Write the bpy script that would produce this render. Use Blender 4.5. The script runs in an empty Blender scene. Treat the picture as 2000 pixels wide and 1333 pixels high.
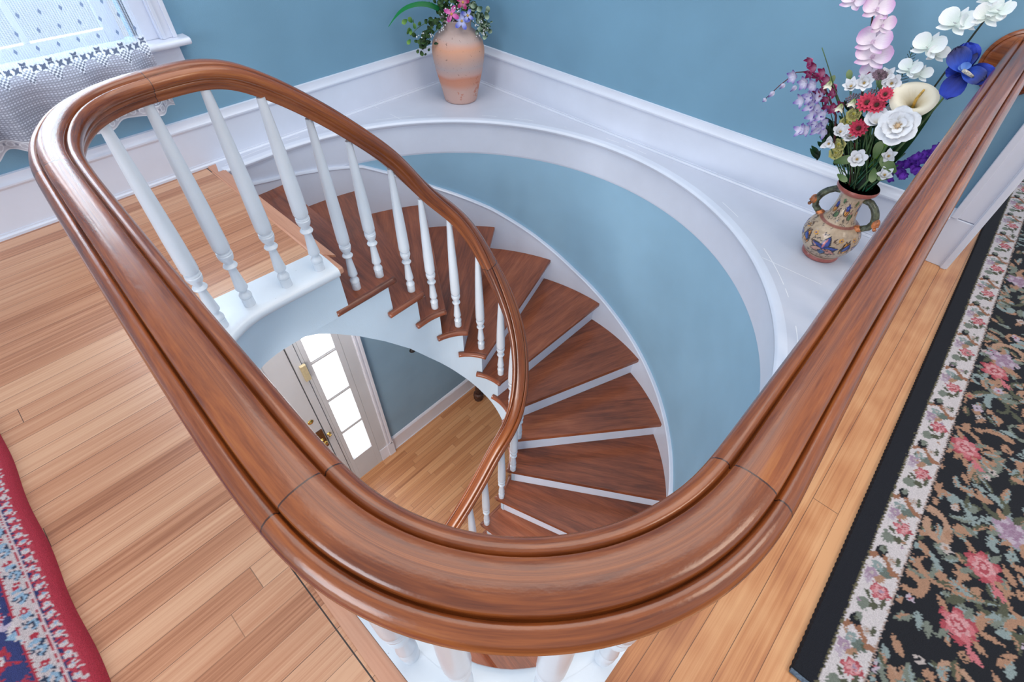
import bpy, bmesh, math, random
import numpy as np
from mathutils import Vector, Matrix
from mathutils.geometry import tessellate_polygon

# ------------------------------------------------------------------ camera, light, exposure
U = 1.25                      # all coordinates below are in camera heights above the upper floor (1.25 m)
F_PX = 966.81
RW = [[0.68421387, -0.72907582, 0.01731563],
      [-0.53092634, -0.51425377, -0.67354308],
      [0.4999686, 0.4516542, -0.73894512]]
scene = bpy.context.scene
cam_d = bpy.data.cameras.new('camera')
cam = bpy.data.objects.new('camera', cam_d)
scene.collection.objects.link(cam)
cam_d.sensor_width = 36.0
cam_d.lens = F_PX / 2000.0 * 36.0
cam_d.clip_start = 0.02
m = Matrix.Identity(4)
for r in range(3):
    m[r][0] = RW[0][r]; m[r][1] = -RW[1][r]; m[r][2] = -RW[2][r]
m[2][3] = 1.0 * U
cam.matrix_world = m
scene.camera = cam

world = bpy.data.worlds.new('world'); scene.world = world
world.use_nodes = True
bg = world.node_tree.nodes['Background']
bg.inputs[0].default_value = (0.80, 0.89, 1.0, 1)
bg.inputs[1].default_value = 0.70
vs = scene.view_settings
vs.view_transform = 'Standard'; vs.look = 'None'; vs.gamma = 1.0; vs.use_curve_mapping = False
vs.exposure = 0.12

def area(name, loc, target, sx, sy, power, col):
    d = bpy.data.lights.new(name, 'AREA'); d.shape = 'RECTANGLE'
    d.size = sx * U; d.size_y = sy * U; d.energy = power; d.color = col
    o = bpy.data.objects.new(name, d); scene.collection.objects.link(o)
    o.location = Vector(loc) * U
    o.rotation_euler = (Vector(target) - Vector(loc)).to_track_quat('-Z', 'Y').to_euler()
    return o
area('window_daylight', (0.15, 2.75, 1.15), (0.35, 1.0, 0.2), 1.0, 1.3, 58, (0.86, 0.93, 1.0))
area('door_daylight', (0.655, 2.42, -1.35), (0.8, 1.0, -2.3), 0.5, 2.4, 60, (0.97, 0.98, 1.0))
area('room_window_daylight', (-2.6, 0.4, 1.1), (0.8, 0.8, 0.1), 1.3, 1.5, 60, (0.86, 0.93, 1.0))
area('well_fill_light', (1.0, 0.85, 2.3), (1.05, 0.9, 0.0), 2.2, 2.0, 40, (1.0, 0.95, 0.88))  # unseen soft fill added over the stairwell to brighten the well
area('lower_hall_fill', (-1.3, 0.3, -0.5), (1.0, 1.6, -2.4), 1.2, 1.2, 75, (1.0, 0.95, 0.9))  # unseen fill added below to lift the dark lower hall
area('warm_fill_light', (0.9, -1.6, 1.9), (1.2, 0.3, 0.0), 1.0, 0.8, 24, (1.0, 0.84, 0.68))  # added warm fill aimed at the stairwell, no fixture behind it

# ------------------------------------------------------------------ helpers
C = scene.collection
rng = random.Random(4)

def lin(c):
    out = []
    for v in c[:3]:
        v = v / 255.0
        out.append(v / 12.92 if v <= 0.04045 else ((v + 0.055) / 1.055) ** 2.4)
    return (*out, 1.0)

class NT:
    def __init__(s, name):
        s.m = bpy.data.materials.new(name); s.m.use_nodes = True
        s.t = s.m.node_tree; s.b = s.t.nodes['Principled BSDF']; s.out = s.t.nodes['Material Output']
    def n(s, typ, **kw):
        nd = s.t.nodes.new(typ)
        for k, v in kw.items(): setattr(nd, k, v)
        return nd
    def set(s, sock, v):
        if isinstance(v, bpy.types.NodeSocket): s.t.links.new(v, sock)
        else: sock.default_value = v
    def math(s, op, a, b=0.0, c=0.0):
        nd = s.n('ShaderNodeMath', operation=op)
        s.set(nd.inputs[0], a); s.set(nd.inputs[1], b); s.set(nd.inputs[2], c)
        return nd.outputs[0]
    def comb(s, x, y, z):
        nd = s.n('ShaderNodeCombineXYZ')
        for i, v in enumerate((x, y, z)): s.set(nd.inputs[i], v)
        return nd.outputs[0]
    def sep(s, v):
        nd = s.n('ShaderNodeSeparateXYZ'); s.set(nd.inputs[0], v); return nd.outputs
    def noise(s, vec, scale=1.0, detail=3.0, rough=0.55, dist=0.0):
        nd = s.n('ShaderNodeTexNoise'); s.set(nd.inputs['Vector'], vec)
        nd.inputs['Scale'].default_value = scale; nd.inputs['Detail'].default_value = detail
        nd.inputs['Roughness'].default_value = rough; nd.inputs['Distortion'].default_value = dist
        return nd.outputs[0]
    def white(s, vec):
        nd = s.n('ShaderNodeTexWhiteNoise', noise_dimensions='3D'); s.set(nd.inputs['Vector'], vec)
        return nd.outputs['Value']
    def ramp(s, fac, stops):
        nd = s.n('ShaderNodeValToRGB'); s.set(nd.inputs[0], fac)
        el = nd.color_ramp.elements
        while len(el) < len(stops): el.new(0.5)
        for e, (p, c) in zip(el, stops): e.position = p; e.color = lin(c)
        return nd.outputs[0]
    def mix(s, fac, a, b, mode='MIX'):
        nd = s.n('ShaderNodeMix', data_type='RGBA', blend_type=mode)
        s.set(nd.inputs[0], fac)
        s.set(nd.inputs[6], a if isinstance(a, bpy.types.NodeSocket) else lin(a))
        s.set(nd.inputs[7], b if isinstance(b, bpy.types.NodeSocket) else lin(b))
        return nd.outputs[2]
    def bump(s, h, strength=0.2, dist=0.01):
        nd = s.n('ShaderNodeBump'); nd.inputs['Strength'].default_value = strength
        nd.inputs['Distance'].default_value = dist; s.set(nd.inputs['Height'], h)
        s.t.links.new(nd.outputs[0], s.b.inputs['Normal'])
    def obj(s): return s.n('ShaderNodeTexCoord').outputs['Object']
    def uv(s): return s.n('ShaderNodeTexCoord').outputs['UV']
    def pos(s):
        nd = s.n('ShaderNodeNewGeometry').outputs['Position']
        v = s.n('ShaderNodeVectorMath', operation='SCALE'); s.set(v.inputs[0], nd); v.inputs['Scale'].default_value = 1 / U
        return v.outputs[0]
    def p(s, **kw):
        for k, v in kw.items():
            sock = s.b.inputs[k.replace('_', ' ')]
            s.set(sock, v)

def simple(name, col, rough=0.5, var=0.06, scale=12.0, bump=0.0, bscale=60.0, coat=0.0, spec=0.5, sss=0.0, trans=0.0):
    k = NT(name)
    co = k.obj()
    nz = k.noise(co, scale, 4)
    dark = tuple(max(0, c * (1 - var * 2)) for c in col); light = tuple(min(255, c * (1 + var)) for c in col)
    k.p(Base_Color=k.ramp(nz, [(0.3, dark), (0.7, light)]), Roughness=rough, Coat_Weight=coat, Specular_IOR_Level=spec)
    if sss: k.p(Subsurface_Weight=sss)
    if bump: k.bump(k.noise(co, bscale, 3), bump, 0.004)
    return k.m

def mesh(name, verts, faces, mt=None, parent=None, loc=(0, 0, 0), smooth=False, uvs=None, bevel=0.0, cols=None, auto=None):
    me = bpy.data.meshes.new(name)
    l = Vector(loc)
    me.from_pydata([tuple((Vector(v) - l) * U) for v in verts], [], faces)
    if uvs is not None:
        lay = me.uv_layers.new(name='UVMap')
        for lp in me.loops: lay.data[lp.index].uv = uvs[lp.vertex_index]
    if cols is not None:
        a = me.color_attributes.new('pattern', 'FLOAT_COLOR', 'POINT')
        a.data.foreach_set('color', np.asarray(cols, dtype=np.float32).reshape(-1))
    if mt is not None:
        for mm in (mt if isinstance(mt, (list, tuple)) else [mt]): me.materials.append(mm)
    if smooth: me.polygons.foreach_set('use_smooth', [True] * len(me.polygons))
    me.update()
    o = bpy.data.objects.new(name, me); C.objects.link(o)
    if parent is not None:
        o.parent = parent
        pl = world_loc(parent)
        o.location = l * U - pl
    else: o.location = l * U
    if auto:
        try: me.set_sharp_from_angle(angle=auto)
        except Exception: pass
    if bevel:
        b = o.modifiers.new('bevel', 'BEVEL'); b.width = bevel * U; b.segments = 3; b.limit_method = 'ANGLE'; b.angle_limit = 0.7
        b.harden_normals = False
    return o

def world_loc(o):
    v = Vector((0, 0, 0))
    while o is not None: v = v + Vector(o.location); o = o.parent
    return v

def fixnormals(o):
    bm = bmesh.new(); bm.from_mesh(o.data)
    bmesh.ops.recalc_face_normals(bm, faces=bm.faces); bm.to_mesh(o.data); bm.free()
    return o

def thing(name, label, cat, loc=(0, 0, 0), group=None, kind=None):
    o = bpy.data.objects.new(name, None); C.objects.link(o); o.location = Vector(loc) * U
    o.empty_display_size = 0.05
    o['label'] = label; o['category'] = cat
    if group: o['group'] = group
    if kind: o['kind'] = kind
    return o

def tag(o, label, cat, group=None, kind=None):
    o['label'] = label; o['category'] = cat
    if group: o['group'] = group
    if kind: o['kind'] = kind
    return o

def struct(o, label=None, cat=None):
    o['kind'] = 'structure'
    if label: o['label'] = label
    if cat: o['category'] = cat
    return o

class MB:
    """collects shapes for ONE mesh"""
    def __init__(s): s.v = []; s.f = []
    def add(s, v, f):
        b = len(s.v); s.v += [tuple(x) for x in v]; s.f += [tuple(i + b for i in q) for q in f]; return s
    def box(s, x0, x1, y0, y1, z0, z1):
        v = [(x, y, z) for z in (z0, z1) for y in (y0, y1) for x in (x0, x1)]
        return s.add(v, [(0, 2, 3, 1), (4, 5, 7, 6), (0, 1, 5, 4), (2, 6, 7, 3), (0, 4, 6, 2), (1, 3, 7, 5)])
    def tube(s, pts, r, n=8, caps=True):
        pts = [Vector(p) for p in pts]; rs = r if isinstance(r, (list, tuple)) else [r] * len(pts)
        v = []; f = []
        up = Vector((0.3, 0.2, 1)).normalized()
        for i, p in enumerate(pts):
            t = (pts[min(i + 1, len(pts) - 1)] - pts[max(i - 1, 0)]).normalized()
            a = t.cross(up)
            if a.length < 1e-4: a = t.cross(Vector((1, 0, 0)))
            a.normalize(); b = t.cross(a).normalized()
            for k in range(n):
                an = 2 * math.pi * k / n
                v.append(p + (a * math.cos(an) + b * math.sin(an)) * rs[i])
        for i in range(len(pts) - 1):
            for k in range(n):
                f.append((i * n + k, i * n + (k + 1) % n, (i + 1) * n + (k + 1) % n, (i + 1) * n + k))
        if caps: f.append(tuple(range(n))[::-1]); f.append(tuple(range((len(pts) - 1) * n, len(pts) * n)))
        return s.add(v, f)
    def ball(s, c, r, nu=10, nv=7, sc=(1, 1, 1)):
        v = []; f = []
        for j in range(nv + 1):
            ph = math.pi * j / nv
            for i in range(nu):
                th = 2 * math.pi * i / nu
                v.append((c[0] + r * sc[0] * math.sin(ph) * math.cos(th), c[1] + r * sc[1] * math.sin(ph) * math.sin(th), c[2] + r * sc[2] * math.cos(ph)))
        for j in range(nv):
            for i in range(nu):
                f.append((j * nu + i, (j + 1) * nu + i, (j + 1) * nu + (i + 1) % nu, j * nu + (i + 1) % nu))
        return s.add(v, f)
    def lathe(s, prof, n=16, c=(0, 0, 0)):
        v = []; f = []
        for r, h in prof:
            for k in range(n):
                a = 2 * math.pi * k / n; v.append((c[0] + r * math.cos(a), c[1] + r * math.sin(a), c[2] + h))
        for i in range(len(prof) - 1):
            for k in range(n): f.append((i * n + k, i * n + (k + 1) % n, (i + 1) * n + (k + 1) % n, (i + 1) * n + k))
        f.append(tuple(range(n))[::-1]); f.append(tuple(range((len(prof) - 1) * n, len(prof) * n)))
        return s.add(v, f)
    def prism(s, loops, z0, z1):
        """loops[0] outer, others holes, all 2D"""
        tri = tessellate_polygon([[Vector((x, y, 0)) for x, y in L] for L in loops])
        flat = [p for L in loops for p in L]; n = len(flat)
        v = [(x, y, z0) for x, y in flat] + [(x, y, z1) for x, y in flat]
        f = []
        for t in tri:
            a, b, c = (Vector((*flat[i], 0)) for i in t)
            if (b - a).cross(c - a).z < 0: t = (t[0], t[2], t[1])
            f.append((t[0] + n, t[1] + n, t[2] + n)); f.append((t[0], t[2], t[1]))
        o = 0
        for L in loops:
            for i in range(len(L)):
                j = (i + 1) % len(L); f.append((o + i, o + j, o + j + n, o + i + n))
            o += len(L)
        return s.add(v, f)
    def build(s, name, mt, parent=None, **kw): return mesh(name, s.v, s.f, mt, parent, **kw)

def arc(cx, cy, r, a0, a1, n, ry=None):
    ry = r if ry is None else ry
    return [(cx + r * math.cos(math.radians(a0 + (a1 - a0) * i / n)), cy + ry * math.sin(math.radians(a0 + (a1 - a0) * i / n))) for i in range(n + 1)]

class Path2:
    """2D polyline addressed by arc length, with an offset to its left (+) or right (-)"""
    def __init__(s, pts, closed=False):
        s.p = [pts[0]]
        for q in pts[1:]:
            if math.dist(q, s.p[-1]) > 1e-6: s.p.append(q)
        s.s = [0.0]
        for a, b in zip(s.p, s.p[1:]): s.s.append(s.s[-1] + math.dist(a, b))
        s.nrm = []
        for i in range(len(s.p)):
            a = s.p[max(i - 1, 0)]; b = s.p[min(i + 1, len(s.p) - 1)]
            d = math.dist(a, b); s.nrm.append((-(b[1] - a[1]) / d, (b[0] - a[0]) / d))
    def at(s, t, off=0.0):
        t = max(0.0, min(s.s[-1], t))
        i = int(np.searchsorted(s.s, t)) ; i = max(1, min(i, len(s.s) - 1))
        w = (t - s.s[i - 1]) / (s.s[i] - s.s[i - 1])
        x = s.p[i - 1][0] * (1 - w) + s.p[i][0] * w; y = s.p[i - 1][1] * (1 - w) + s.p[i][1] * w
        nx = s.nrm[i - 1][0] * (1 - w) + s.nrm[i][0] * w; ny = s.nrm[i - 1][1] * (1 - w) + s.nrm[i][1] * w
        l = math.hypot(nx, ny)
        return (x + nx / l * off, y + ny / l * off)
    def near(s, q):
        best = (9e9, 0)
        for i in range(len(s.p) - 1):
            ax, ay = s.p[i]; bx, by = s.p[i + 1]; dx, dy = bx - ax, by - ay; l2 = dx * dx + dy * dy
            w = max(0, min(1, ((q[0] - ax) * dx + (q[1] - ay) * dy) / l2))
            d = math.dist(q, (ax + dx * w, ay + dy * w))
            if d < best[0]: best = (d, s.s[i] + w * math.sqrt(l2))
        return best[1]
    def span(s, a, b, step=0.02, off=0.0):
        n = max(1, int(math.ceil(abs(b - a) / step)))
        return [s.at(a + (b - a) * i / n, off) for i in range(n + 1)]

# ------------------------------------------------------------------ materials
def wall_mat(name, col):
    k = NT(name); co = k.pos()
    a = k.noise(co, 2.0, 3); b = k.noise(co, 260.0, 2)
    k.p(Base_Color=k.ramp(a, [(0.3, tuple(c * 0.95 for c in col)), (0.7, tuple(min(255, c * 1.03) for c in col))]), Roughness=0.55, Specular_IOR_Level=0.3)
    k.bump(b, 0.12, 0.003)
    return k.m
M_BLUE = wall_mat('blue_wall_paint', (120, 162, 188))
M_WELLBLUE = wall_mat('stairwell_wall_paint', (150, 188, 212))
M_STAIRBLUE = wall_mat('pale_blue_plaster', (196, 212, 226))
M_HALL = wall_mat('grey_blue_hall_paint', (132, 160, 178))

def white_paint(name, col, rough=0.28, chips=False):
    k = NT(name); co = k.pos()
    a = k.noise(co, 5.0, 4)
    c = k.ramp(a, [(0.3, tuple(x * 0.965 for x in col)), (0.7, col)])
    if chips:
        ch = k.math('GREATER_THAN', k.noise(co, 38.0, 3, 0.7), 0.735)
        c = k.mix(ch, c, (176, 182, 190))
    k.p(Base_Color=c, Roughness=rough, Coat_Weight=0.25, Coat_Roughness=0.15)
    k.bump(k.noise(co, 45.0, 3), 0.10, 0.006)
    return k.m
M_WHITE = white_paint('white_gloss_paint', (222, 228, 243))
M_LEDGE = white_paint('white_ledge_paint', (208, 213, 228), 0.33)
def _ledge():
    t = M_LEDGE.node_tree; k = NT.__new__(NT); k.m = M_LEDGE; k.t = t; k.b = t.nodes['Principled BSDF']; k.out = t.nodes['Material Output']
    P = k.sep(k.pos()); x, y = P[0], P[1]
    l1 = k.math('LESS_THAN', k.math('ABSOLUTE', k.math('SUBTRACT', x, 1.51)), 0.0011)
    l2 = k.math('LESS_THAN', k.math('ABSOLUTE', k.math('SUBTRACT', x, 1.318)), 0.0010)
    dx = k.math('SUBTRACT', x, 0.769); dy = k.math('SUBTRACT', y, 1.014)
    r = k.math('SQRT', k.math('ADD', k.math('MULTIPLY', dx, dx), k.math('MULTIPLY', dy, dy)))
    l3 = k.math('LESS_THAN', k.math('ABSOLUTE', k.math('SUBTRACT', r, 1.072)), 0.0012)
    gate = k.math('MULTIPLY', k.math('GREATER_THAN', k.noise(k.pos(), 7.0, 2), 0.50), 0.7)
    mk = k.math('MULTIPLY', k.math('MAXIMUM', l3, k.math('MAXIMUM', l1, l2)), gate)
    old = k.b.inputs['Base Color'].links[0].from_socket
    k.set(k.b.inputs['Base Color'], k.mix(mk, old, (250, 251, 255)))
_ledge()
M_CURB = white_paint('chipped_white_paint', (226, 232, 240), 0.3, True)
M_BAL = white_paint('baluster_white_paint', (224, 230, 238), 0.3)
M_HALLW = white_paint('hall_off_white_paint', (196, 196, 198), 0.4)
M_HALLBASE = white_paint('hall_white_base_paint', (222, 222, 230), 0.35)

def floor_mat(name, w, off, stops, warm_lit=None, seam=0.022, L=3.4, rough=0.3, origin_x=0.0):
    k = NT(name); P = k.sep(k.pos()); x, y = P[0], P[1]
    by = k.math('DIVIDE', k.math('SUBTRACT', y, off), w)
    idx = k.math('FLOOR', by); fr = k.math('SUBTRACT', by, idx)
    r1 = k.white(k.comb(idx, 3.1, 0.0))
    bx = k.math('ADD', k.math('DIVIDE', x, L), k.math('MULTIPLY', r1, 7.0))
    ix = k.math('FLOOR', bx); fx = k.math('SUBTRACT', bx, ix)
    tone = k.white(k.comb(idx, ix, 1.7))
    gx = k.math('ADD', k.math('MULTIPLY', x, 2.2), k.math('MULTIPLY', idx, 5.37))
    grain = k.noise(k.comb(gx, k.math('MULTIPLY', y, 230.0), k.math('MULTIPLY', ix, 3.3)), 1.0, 4, 0.62, 0.35)
    streak = k.noise(k.comb(k.math('MULTIPLY', gx, 0.8), k.math('MULTIPLY', y, 60.0), 2.0), 1.0, 2, 0.5, 0.6)
    f = k.math('ADD', k.math('ADD', 0.12, k.math('MULTIPLY', tone, 0.26)), k.math('ADD', k.math('MULTIPLY', grain, 0.42), k.math('MULTIPLY', streak, 0.34)))
    c = k.ramp(f, stops)
    if warm_lit:
        bl = k.math('MULTIPLY', k.math('SUBTRACT', k.noise(k.comb(k.math('MULTIPLY', x, 7.0), k.math('MULTIPLY', y, 11.0), 4.0), 1.0, 2), 0.5), 0.55)  # blotches of dappled shade put into the board colour
        c = k.mix(k.math('LESS_THAN', y, -0.034), c, k.ramp(k.math('ADD', f, bl), warm_lit))  # warm light on the boards beyond the rail, mixed into their colour
        gp = k.math('MULTIPLY', k.math('LESS_THAN', k.math('ABSOLUTE', k.math('SUBTRACT', x, -0.0462)), 0.0013), k.math('LESS_THAN', k.math('ABSOLUTE', k.math('SUBTRACT', y, 0.283)), 0.317))
        gq = k.math('MULTIPLY', k.math('LESS_THAN', k.math('ABSOLUTE', k.math('SUBTRACT', x, 0.5125)), 0.0022), k.math('GREATER_THAN', y, 1.32))
        c = k.mix(k.math('MAXIMUM', gp, gq), c, (40, 24, 18))
    s1 = k.math('LESS_THAN', fr, seam); s2 = k.math('LESS_THAN', fx, 0.0015 / L)
    sm = k.math('MAXIMUM', s1, s2)
    c = k.mix(k.math('MULTIPLY', sm, k.math('ADD', 0.45, k.math('MULTIPLY', r1, 0.5))), c, (58, 34, 24))
    spot = k.math('GREATER_THAN', k.noise(k.comb(k.math('MULTIPLY', x, 30.0), k.math('MULTIPLY', y, 110.0), 0.0), 1.0, 2), 0.80)
    c = k.mix(k.math('MULTIPLY', spot, 0.6), c, (80, 48, 34))
    k.p(Base_Color=c, Roughness=k.math('ADD', rough, k.math('MULTIPLY', k.noise(k.comb(k.math('MULTIPLY', x, 5.0), k.math('MULTIPLY', y, 12.0), 0), 1.0, 3), 0.16)), Coat_Weight=0.3, Coat_Roughness=0.22)
    k.bump(k.math('SUBTRACT', k.math('MULTIPLY', grain, 0.35), k.math('MULTIPLY', sm, 1.0)), 0.25, 0.004)
    return k.m
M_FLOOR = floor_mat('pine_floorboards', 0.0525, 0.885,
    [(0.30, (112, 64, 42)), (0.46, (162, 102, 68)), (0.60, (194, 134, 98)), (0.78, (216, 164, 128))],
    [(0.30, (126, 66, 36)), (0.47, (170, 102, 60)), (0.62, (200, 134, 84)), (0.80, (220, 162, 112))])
M_LOWFLOOR = floor_mat('oak_strip_floorboards', 0.041, 0.0,
    [(0.30, (128, 74, 40)), (0.5, (180, 118, 72)), (0.66, (200, 140, 92)), (0.85, (214, 160, 112))], None, 0.035, 0.62, 0.34)

def wood_uv(name, stops, su=3.0, sv=55.0, rough=0.3, coat=0.6, joints=(), wear=0.0, rnd=True):
    k = NT(name); S = k.sep(k.uv()); u, v = S[0], S[1]
    oi = k.n('ShaderNodeObjectInfo').outputs['Random'] if rnd else 0.31
    z = k.math('MULTIPLY', oi, 40.0) if rnd else 0.31
    seg = None
    for j in joints:
        g = k.math('GREATER_THAN', u, j); seg = g if seg is None else k.math('ADD', seg, g)
    if seg is not None: z = k.math('MULTIPLY', seg, 7.7)
    gn = k.noise(k.comb(k.math('MULTIPLY', u, su), k.math('MULTIPLY', v, sv), z), 1.0, 5, 0.6, 0.8)
    fine = k.noise(k.comb(k.math('MULTIPLY', u, su * 6), k.math('MULTIPLY', v, sv * 7), z), 1.0, 2, 0.5)
    big = k.noise(k.comb(k.math('MULTIPLY', u, su * .7), k.math('MULTIPLY', v, sv * .16), z), 1.0, 2, 0.5, 0.4)
    f = k.math('ADD', k.math('MULTIPLY', gn, 0.5), k.math('ADD', k.math('MULTIPLY', fine, 0.22), k.math('MULTIPLY', big, 0.34)))
    if rnd: f = k.math('ADD', f, k.math('MULTIPLY', k.math('SUBTRACT', oi, 0.5), 0.08))
    c = k.ramp(f, stops)
    for j in joints:
        c = k.mix(k.math('LESS_THAN', k.math('ABSOLUTE', k.math('SUBTRACT', u, j)), 0.0008), c, (66, 32, 18))
    if wear:
        w_ = k.math('GREATER_THAN', k.noise(k.comb(k.math('MULTIPLY', u, 90.0), k.math('MULTIPLY', v, 320.0), 3.0), 1.0, 2), 0.77)
        c = k.mix(k.math('MULTIPLY', w_, wear), c, (60, 34, 24))
    k.p(Base_Color=c, Roughness=rough, Coat_Weight=coat, Coat_Roughness=0.12)
    nb = k.noise(k.comb(k.math('MULTIPLY', u, 60.0), k.math('MULTIPLY', v, 90.0), 0.0), 1.0, 3, 0.65)
    k.bump(nb, 0.16, 0.0035)
    return k.m
M_TREAD = wood_uv('stained_tread_wood', [(0.34, (72, 34, 20)), (0.48, (122, 62, 36)), (0.62, (152, 82, 50)), (0.8, (184, 112, 74))], 2.5, 26, 0.36, 0.35, (), 0.5)
M_TRIMWOOD = wood_uv('pink_pine_border_board', [(0.3, (186, 126, 96)), (0.5, (206, 148, 118)), (0.75, (222, 170, 140))], 1.2, 40, 0.35, 0.25, (), 0.2)

# ------------------------------------------------------------------ plan geometry (taken from the photograph's perspective)
NB = 2.035                                     # outer wall of the stair along the window side
CX, CY, RO = 0.769, 1.014, 1.015               # outer curve of the stairwell
# opening edge (nosing edge), clockwise seen from above, starting at the top riser
left_in = arc(0.28, 0.24, 0.217, 270, 180, 10) + arc(0.28, 0.965, 0.222, 180, 90, 10)
outer_edge = [(0.53, 2.024), (0.70, 2.027)] + arc(CX, CY, RO, 90, -90, 72) + [(0.28, 0.021)]
OUT = Path2(outer_edge)
EDGE = Path2(outer_edge + left_in[1:] + [(0.36, 1.187), (0.512, 1.184)])
# path on which the stair's outer ends sit: continues below the floor towards -x
OUTS = Path2([(0.40, 2.027), (0.53, 2.027), (0.70, 2.028)] + arc(CX, CY, RO + 0.004, 90, -90, 72) + [(0.5, -0.006), (-1.1, -0.006)])
INS = Path2([(0.30, 1.206), (0.6, 1.207)] + arc(0.815, 1.0, 0.212, 90, -90, 36) + [(-1.1, 0.788)])
RISE = 0.1425
NOSE_IN = [(0.535, 1.206), (0.707, 1.206), (0.818, 1.212), (0.905, 1.192), (0.974, 1.139), (1.015, 1.072), (1.027, 0.991), (1.010, 0.918), (0.965, 0.852), (0.888, 0.80), (0.785, 0.788), (0.675, 0.788), (0.56, 0.788), (0.35, 0.788), (0.15, 0.788), (-0.05, 0.788), (-0.25, 0.788), (-0.45, 0.788), (-0.65, 0.788)]
NOSE_OUT = [(0.556, 2.027), (0.75, 2.03), (1.059, 1.99), (1.348, 1.857), (1.608, 1.600), (1.742, 1.305), (1.784, 0.979), (1.715, 0.648), (1.553, 0.37), (1.30, 0.147), (1.03, 0.03), (0.78, -0.006), (0.52, -0.006), (0.285, -0.006), (0.10, -0.006), (-0.10, -0.006), (-0.30, -0.006), (-0.50, -0.006), (-0.70, -0.006)]
SI = [INS.near(q) for q in NOSE_IN]; SO = [OUTS.near(q) for q in NOSE_OUT]
NT_ = 18; ZLOW = -2.68
def zn_in(s): return float(np.interp(s, SI, [-RISE * k for k in range(19)]))

# ------------------------------------------------------------------ upper floor slab with the stair opening
hole = [OUT.at(s, 0.012) for s in np.linspace(0, OUT.s[-1], 120)]
edge_all = EDGE.span(0, EDGE.s[-1], 0.02, 0.026)      # left of travel (clockwise => left is outwards)
poly_hole = edge_all + [(0.512, 1.22), (0.50, 1.30), (0.505, 1.5), (0.512, 2.04)]
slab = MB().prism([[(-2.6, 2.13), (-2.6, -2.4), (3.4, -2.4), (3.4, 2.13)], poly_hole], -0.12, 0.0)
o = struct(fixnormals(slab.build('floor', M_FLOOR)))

# ledge and curb painted white around the opening
ed = EDGE.span(0, EDGE.near((0.285, 0.02)), 0.02, 0.010)
ledge = MB().prism([ed + [(0.285, -0.032), (1.8925, -0.032), (1.8925, 2.1215), (0.556, 2.1215)]], -0.01, 0.005)
o = struct(fixnormals(ledge.build('trim_1', M_LEDGE)), 'white painted ledge around the curved stairwell opening', 'ledge')
cu = EDGE.span(EDGE.near((0.285, 0.02)), EDGE.s[-1], 0.02, 0.010)
curb = MB().prism([cu + [(0.515, 1.255), (0.515, 1.312), (-0.008, 1.335), (-0.008, -0.032), (0.285, -0.032)]], -0.01, 0.018)
o = struct(fixnormals(curb.build('trim_2', M_CURB, bevel=0.003)), 'chipped white curb carrying the balusters', 'curb')

# nosing and fascia around the opening
def sweep_profile(path, s0, s1, prof, step=0.02, ends=True):
    n = max(2, int((s1 - s0) / step)); v = []; f = []; m_ = len(prof)
    for i in range(n + 1):
        s = s0 + (s1 - s0) * i / n
        for d, z in prof:
            x, y = path.at(s, -d); v.append((x, y, z))
    for i in range(n):
        for j in range(m_ - 1): f.append((i * m_ + j, (i + 1) * m_ + j, (i + 1) * m_ + j + 1, i * m_ + j + 1))
    if ends: f.append(tuple(range(m_))); f.append(tuple(range(n * m_, (n + 1) * m_))[::-1])
    return v, f
def fascia(z0, top):
    h = z0
    return [(-0.03, top), (-0.008, top), (-0.003, top - 0.003), (0.0, top - 0.009), (-0.001, top - 0.016), (-0.006, top - 0.022), (-0.010, top - 0.023), (-0.010, top - 0.027),
            (-0.0135, top - 0.028), (-0.0135, top - 0.032), (-0.017, top - 0.033), (-0.018, -0.155), (-0.0215, -0.1565), (-0.0215, -0.163), (-0.03, -0.163)]
s_split = EDGE.near((0.285, 0.02))
v, f = sweep_profile(EDGE, 0.02, s_split, fascia(0, 0.0052))
struct(fixnormals(mesh('trim_3', v, f, M_WHITE, auto=0.6, smooth=True)), 'white moulded fascia curving round the stairwell', 'fascia')
pr2 = [(-0.03, 0.0185), (-0.008, 0.0185), (-0.001, 0.013), (0.002, 0.004), (0.0, -0.006), (-0.006, -0.013), (-0.014, -0.016), (-0.018, -0.018), (-0.03, -0.018)]
v, f = sweep_profile(EDGE, s_split, EDGE.s[-1], pr2)
struct(fixnormals(mesh('trim_4', v, f, M_CURB, auto=0.9, smooth=True)), 'rounded white nosing of the baluster curb', 'nosing')
v, f = sweep_profile(EDGE, s_split, EDGE.s[-1], [(-0.014, -0.010), (-0.014, -0.168), (-0.03, -0.168)])
v2, f2 = sweep_profile(Path2([(0.30, 1.2), (0.4, 1.2), (0.5, 1.2)]), 0, 0.18, [(0, 0), (0, 0)])
struct(fixnormals(mesh('wall_well', v, f, M_STAIRBLUE, smooth=True, auto=0.6)))

# wood border boards on the floor
def board(name, poly, z1=0.003, mt=M_TRIMWOOD, along='y'):
    mb = MB().prism([poly], -0.004, z1)
    uv = [(y, x) if along == 'y' else (x, y) for x, y, z in mb.v]
    o = fixnormals(mb.build(name, mt, uvs=uv)); return struct(o, None, None)
board('trim_5', [(-0.045, -0.034), (-0.009, -0.034), (-0.009, 1.338), (-0.020, 1.338)])
board('trim_6', [(0.512, 1.316), (0.552, 1.27), (0.5545, 1.9), (0.556, 2.108), (0.518, 2.108), (0.514, 1.7)], 0.0035)
nose0 = MB().prism([[(0.500, 1.205), (0.537, 1.205), (0.5375, 1.6), (0.556, 2.06), (0.51, 2.06)]], -0.022, 0.002)
uv = [(y, x) for x, y, z in nose0.v]
struct(fixnormals(nose0.build('trim_7', M_TRIMWOOD, uvs=uv, bevel=0.006)))

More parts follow.
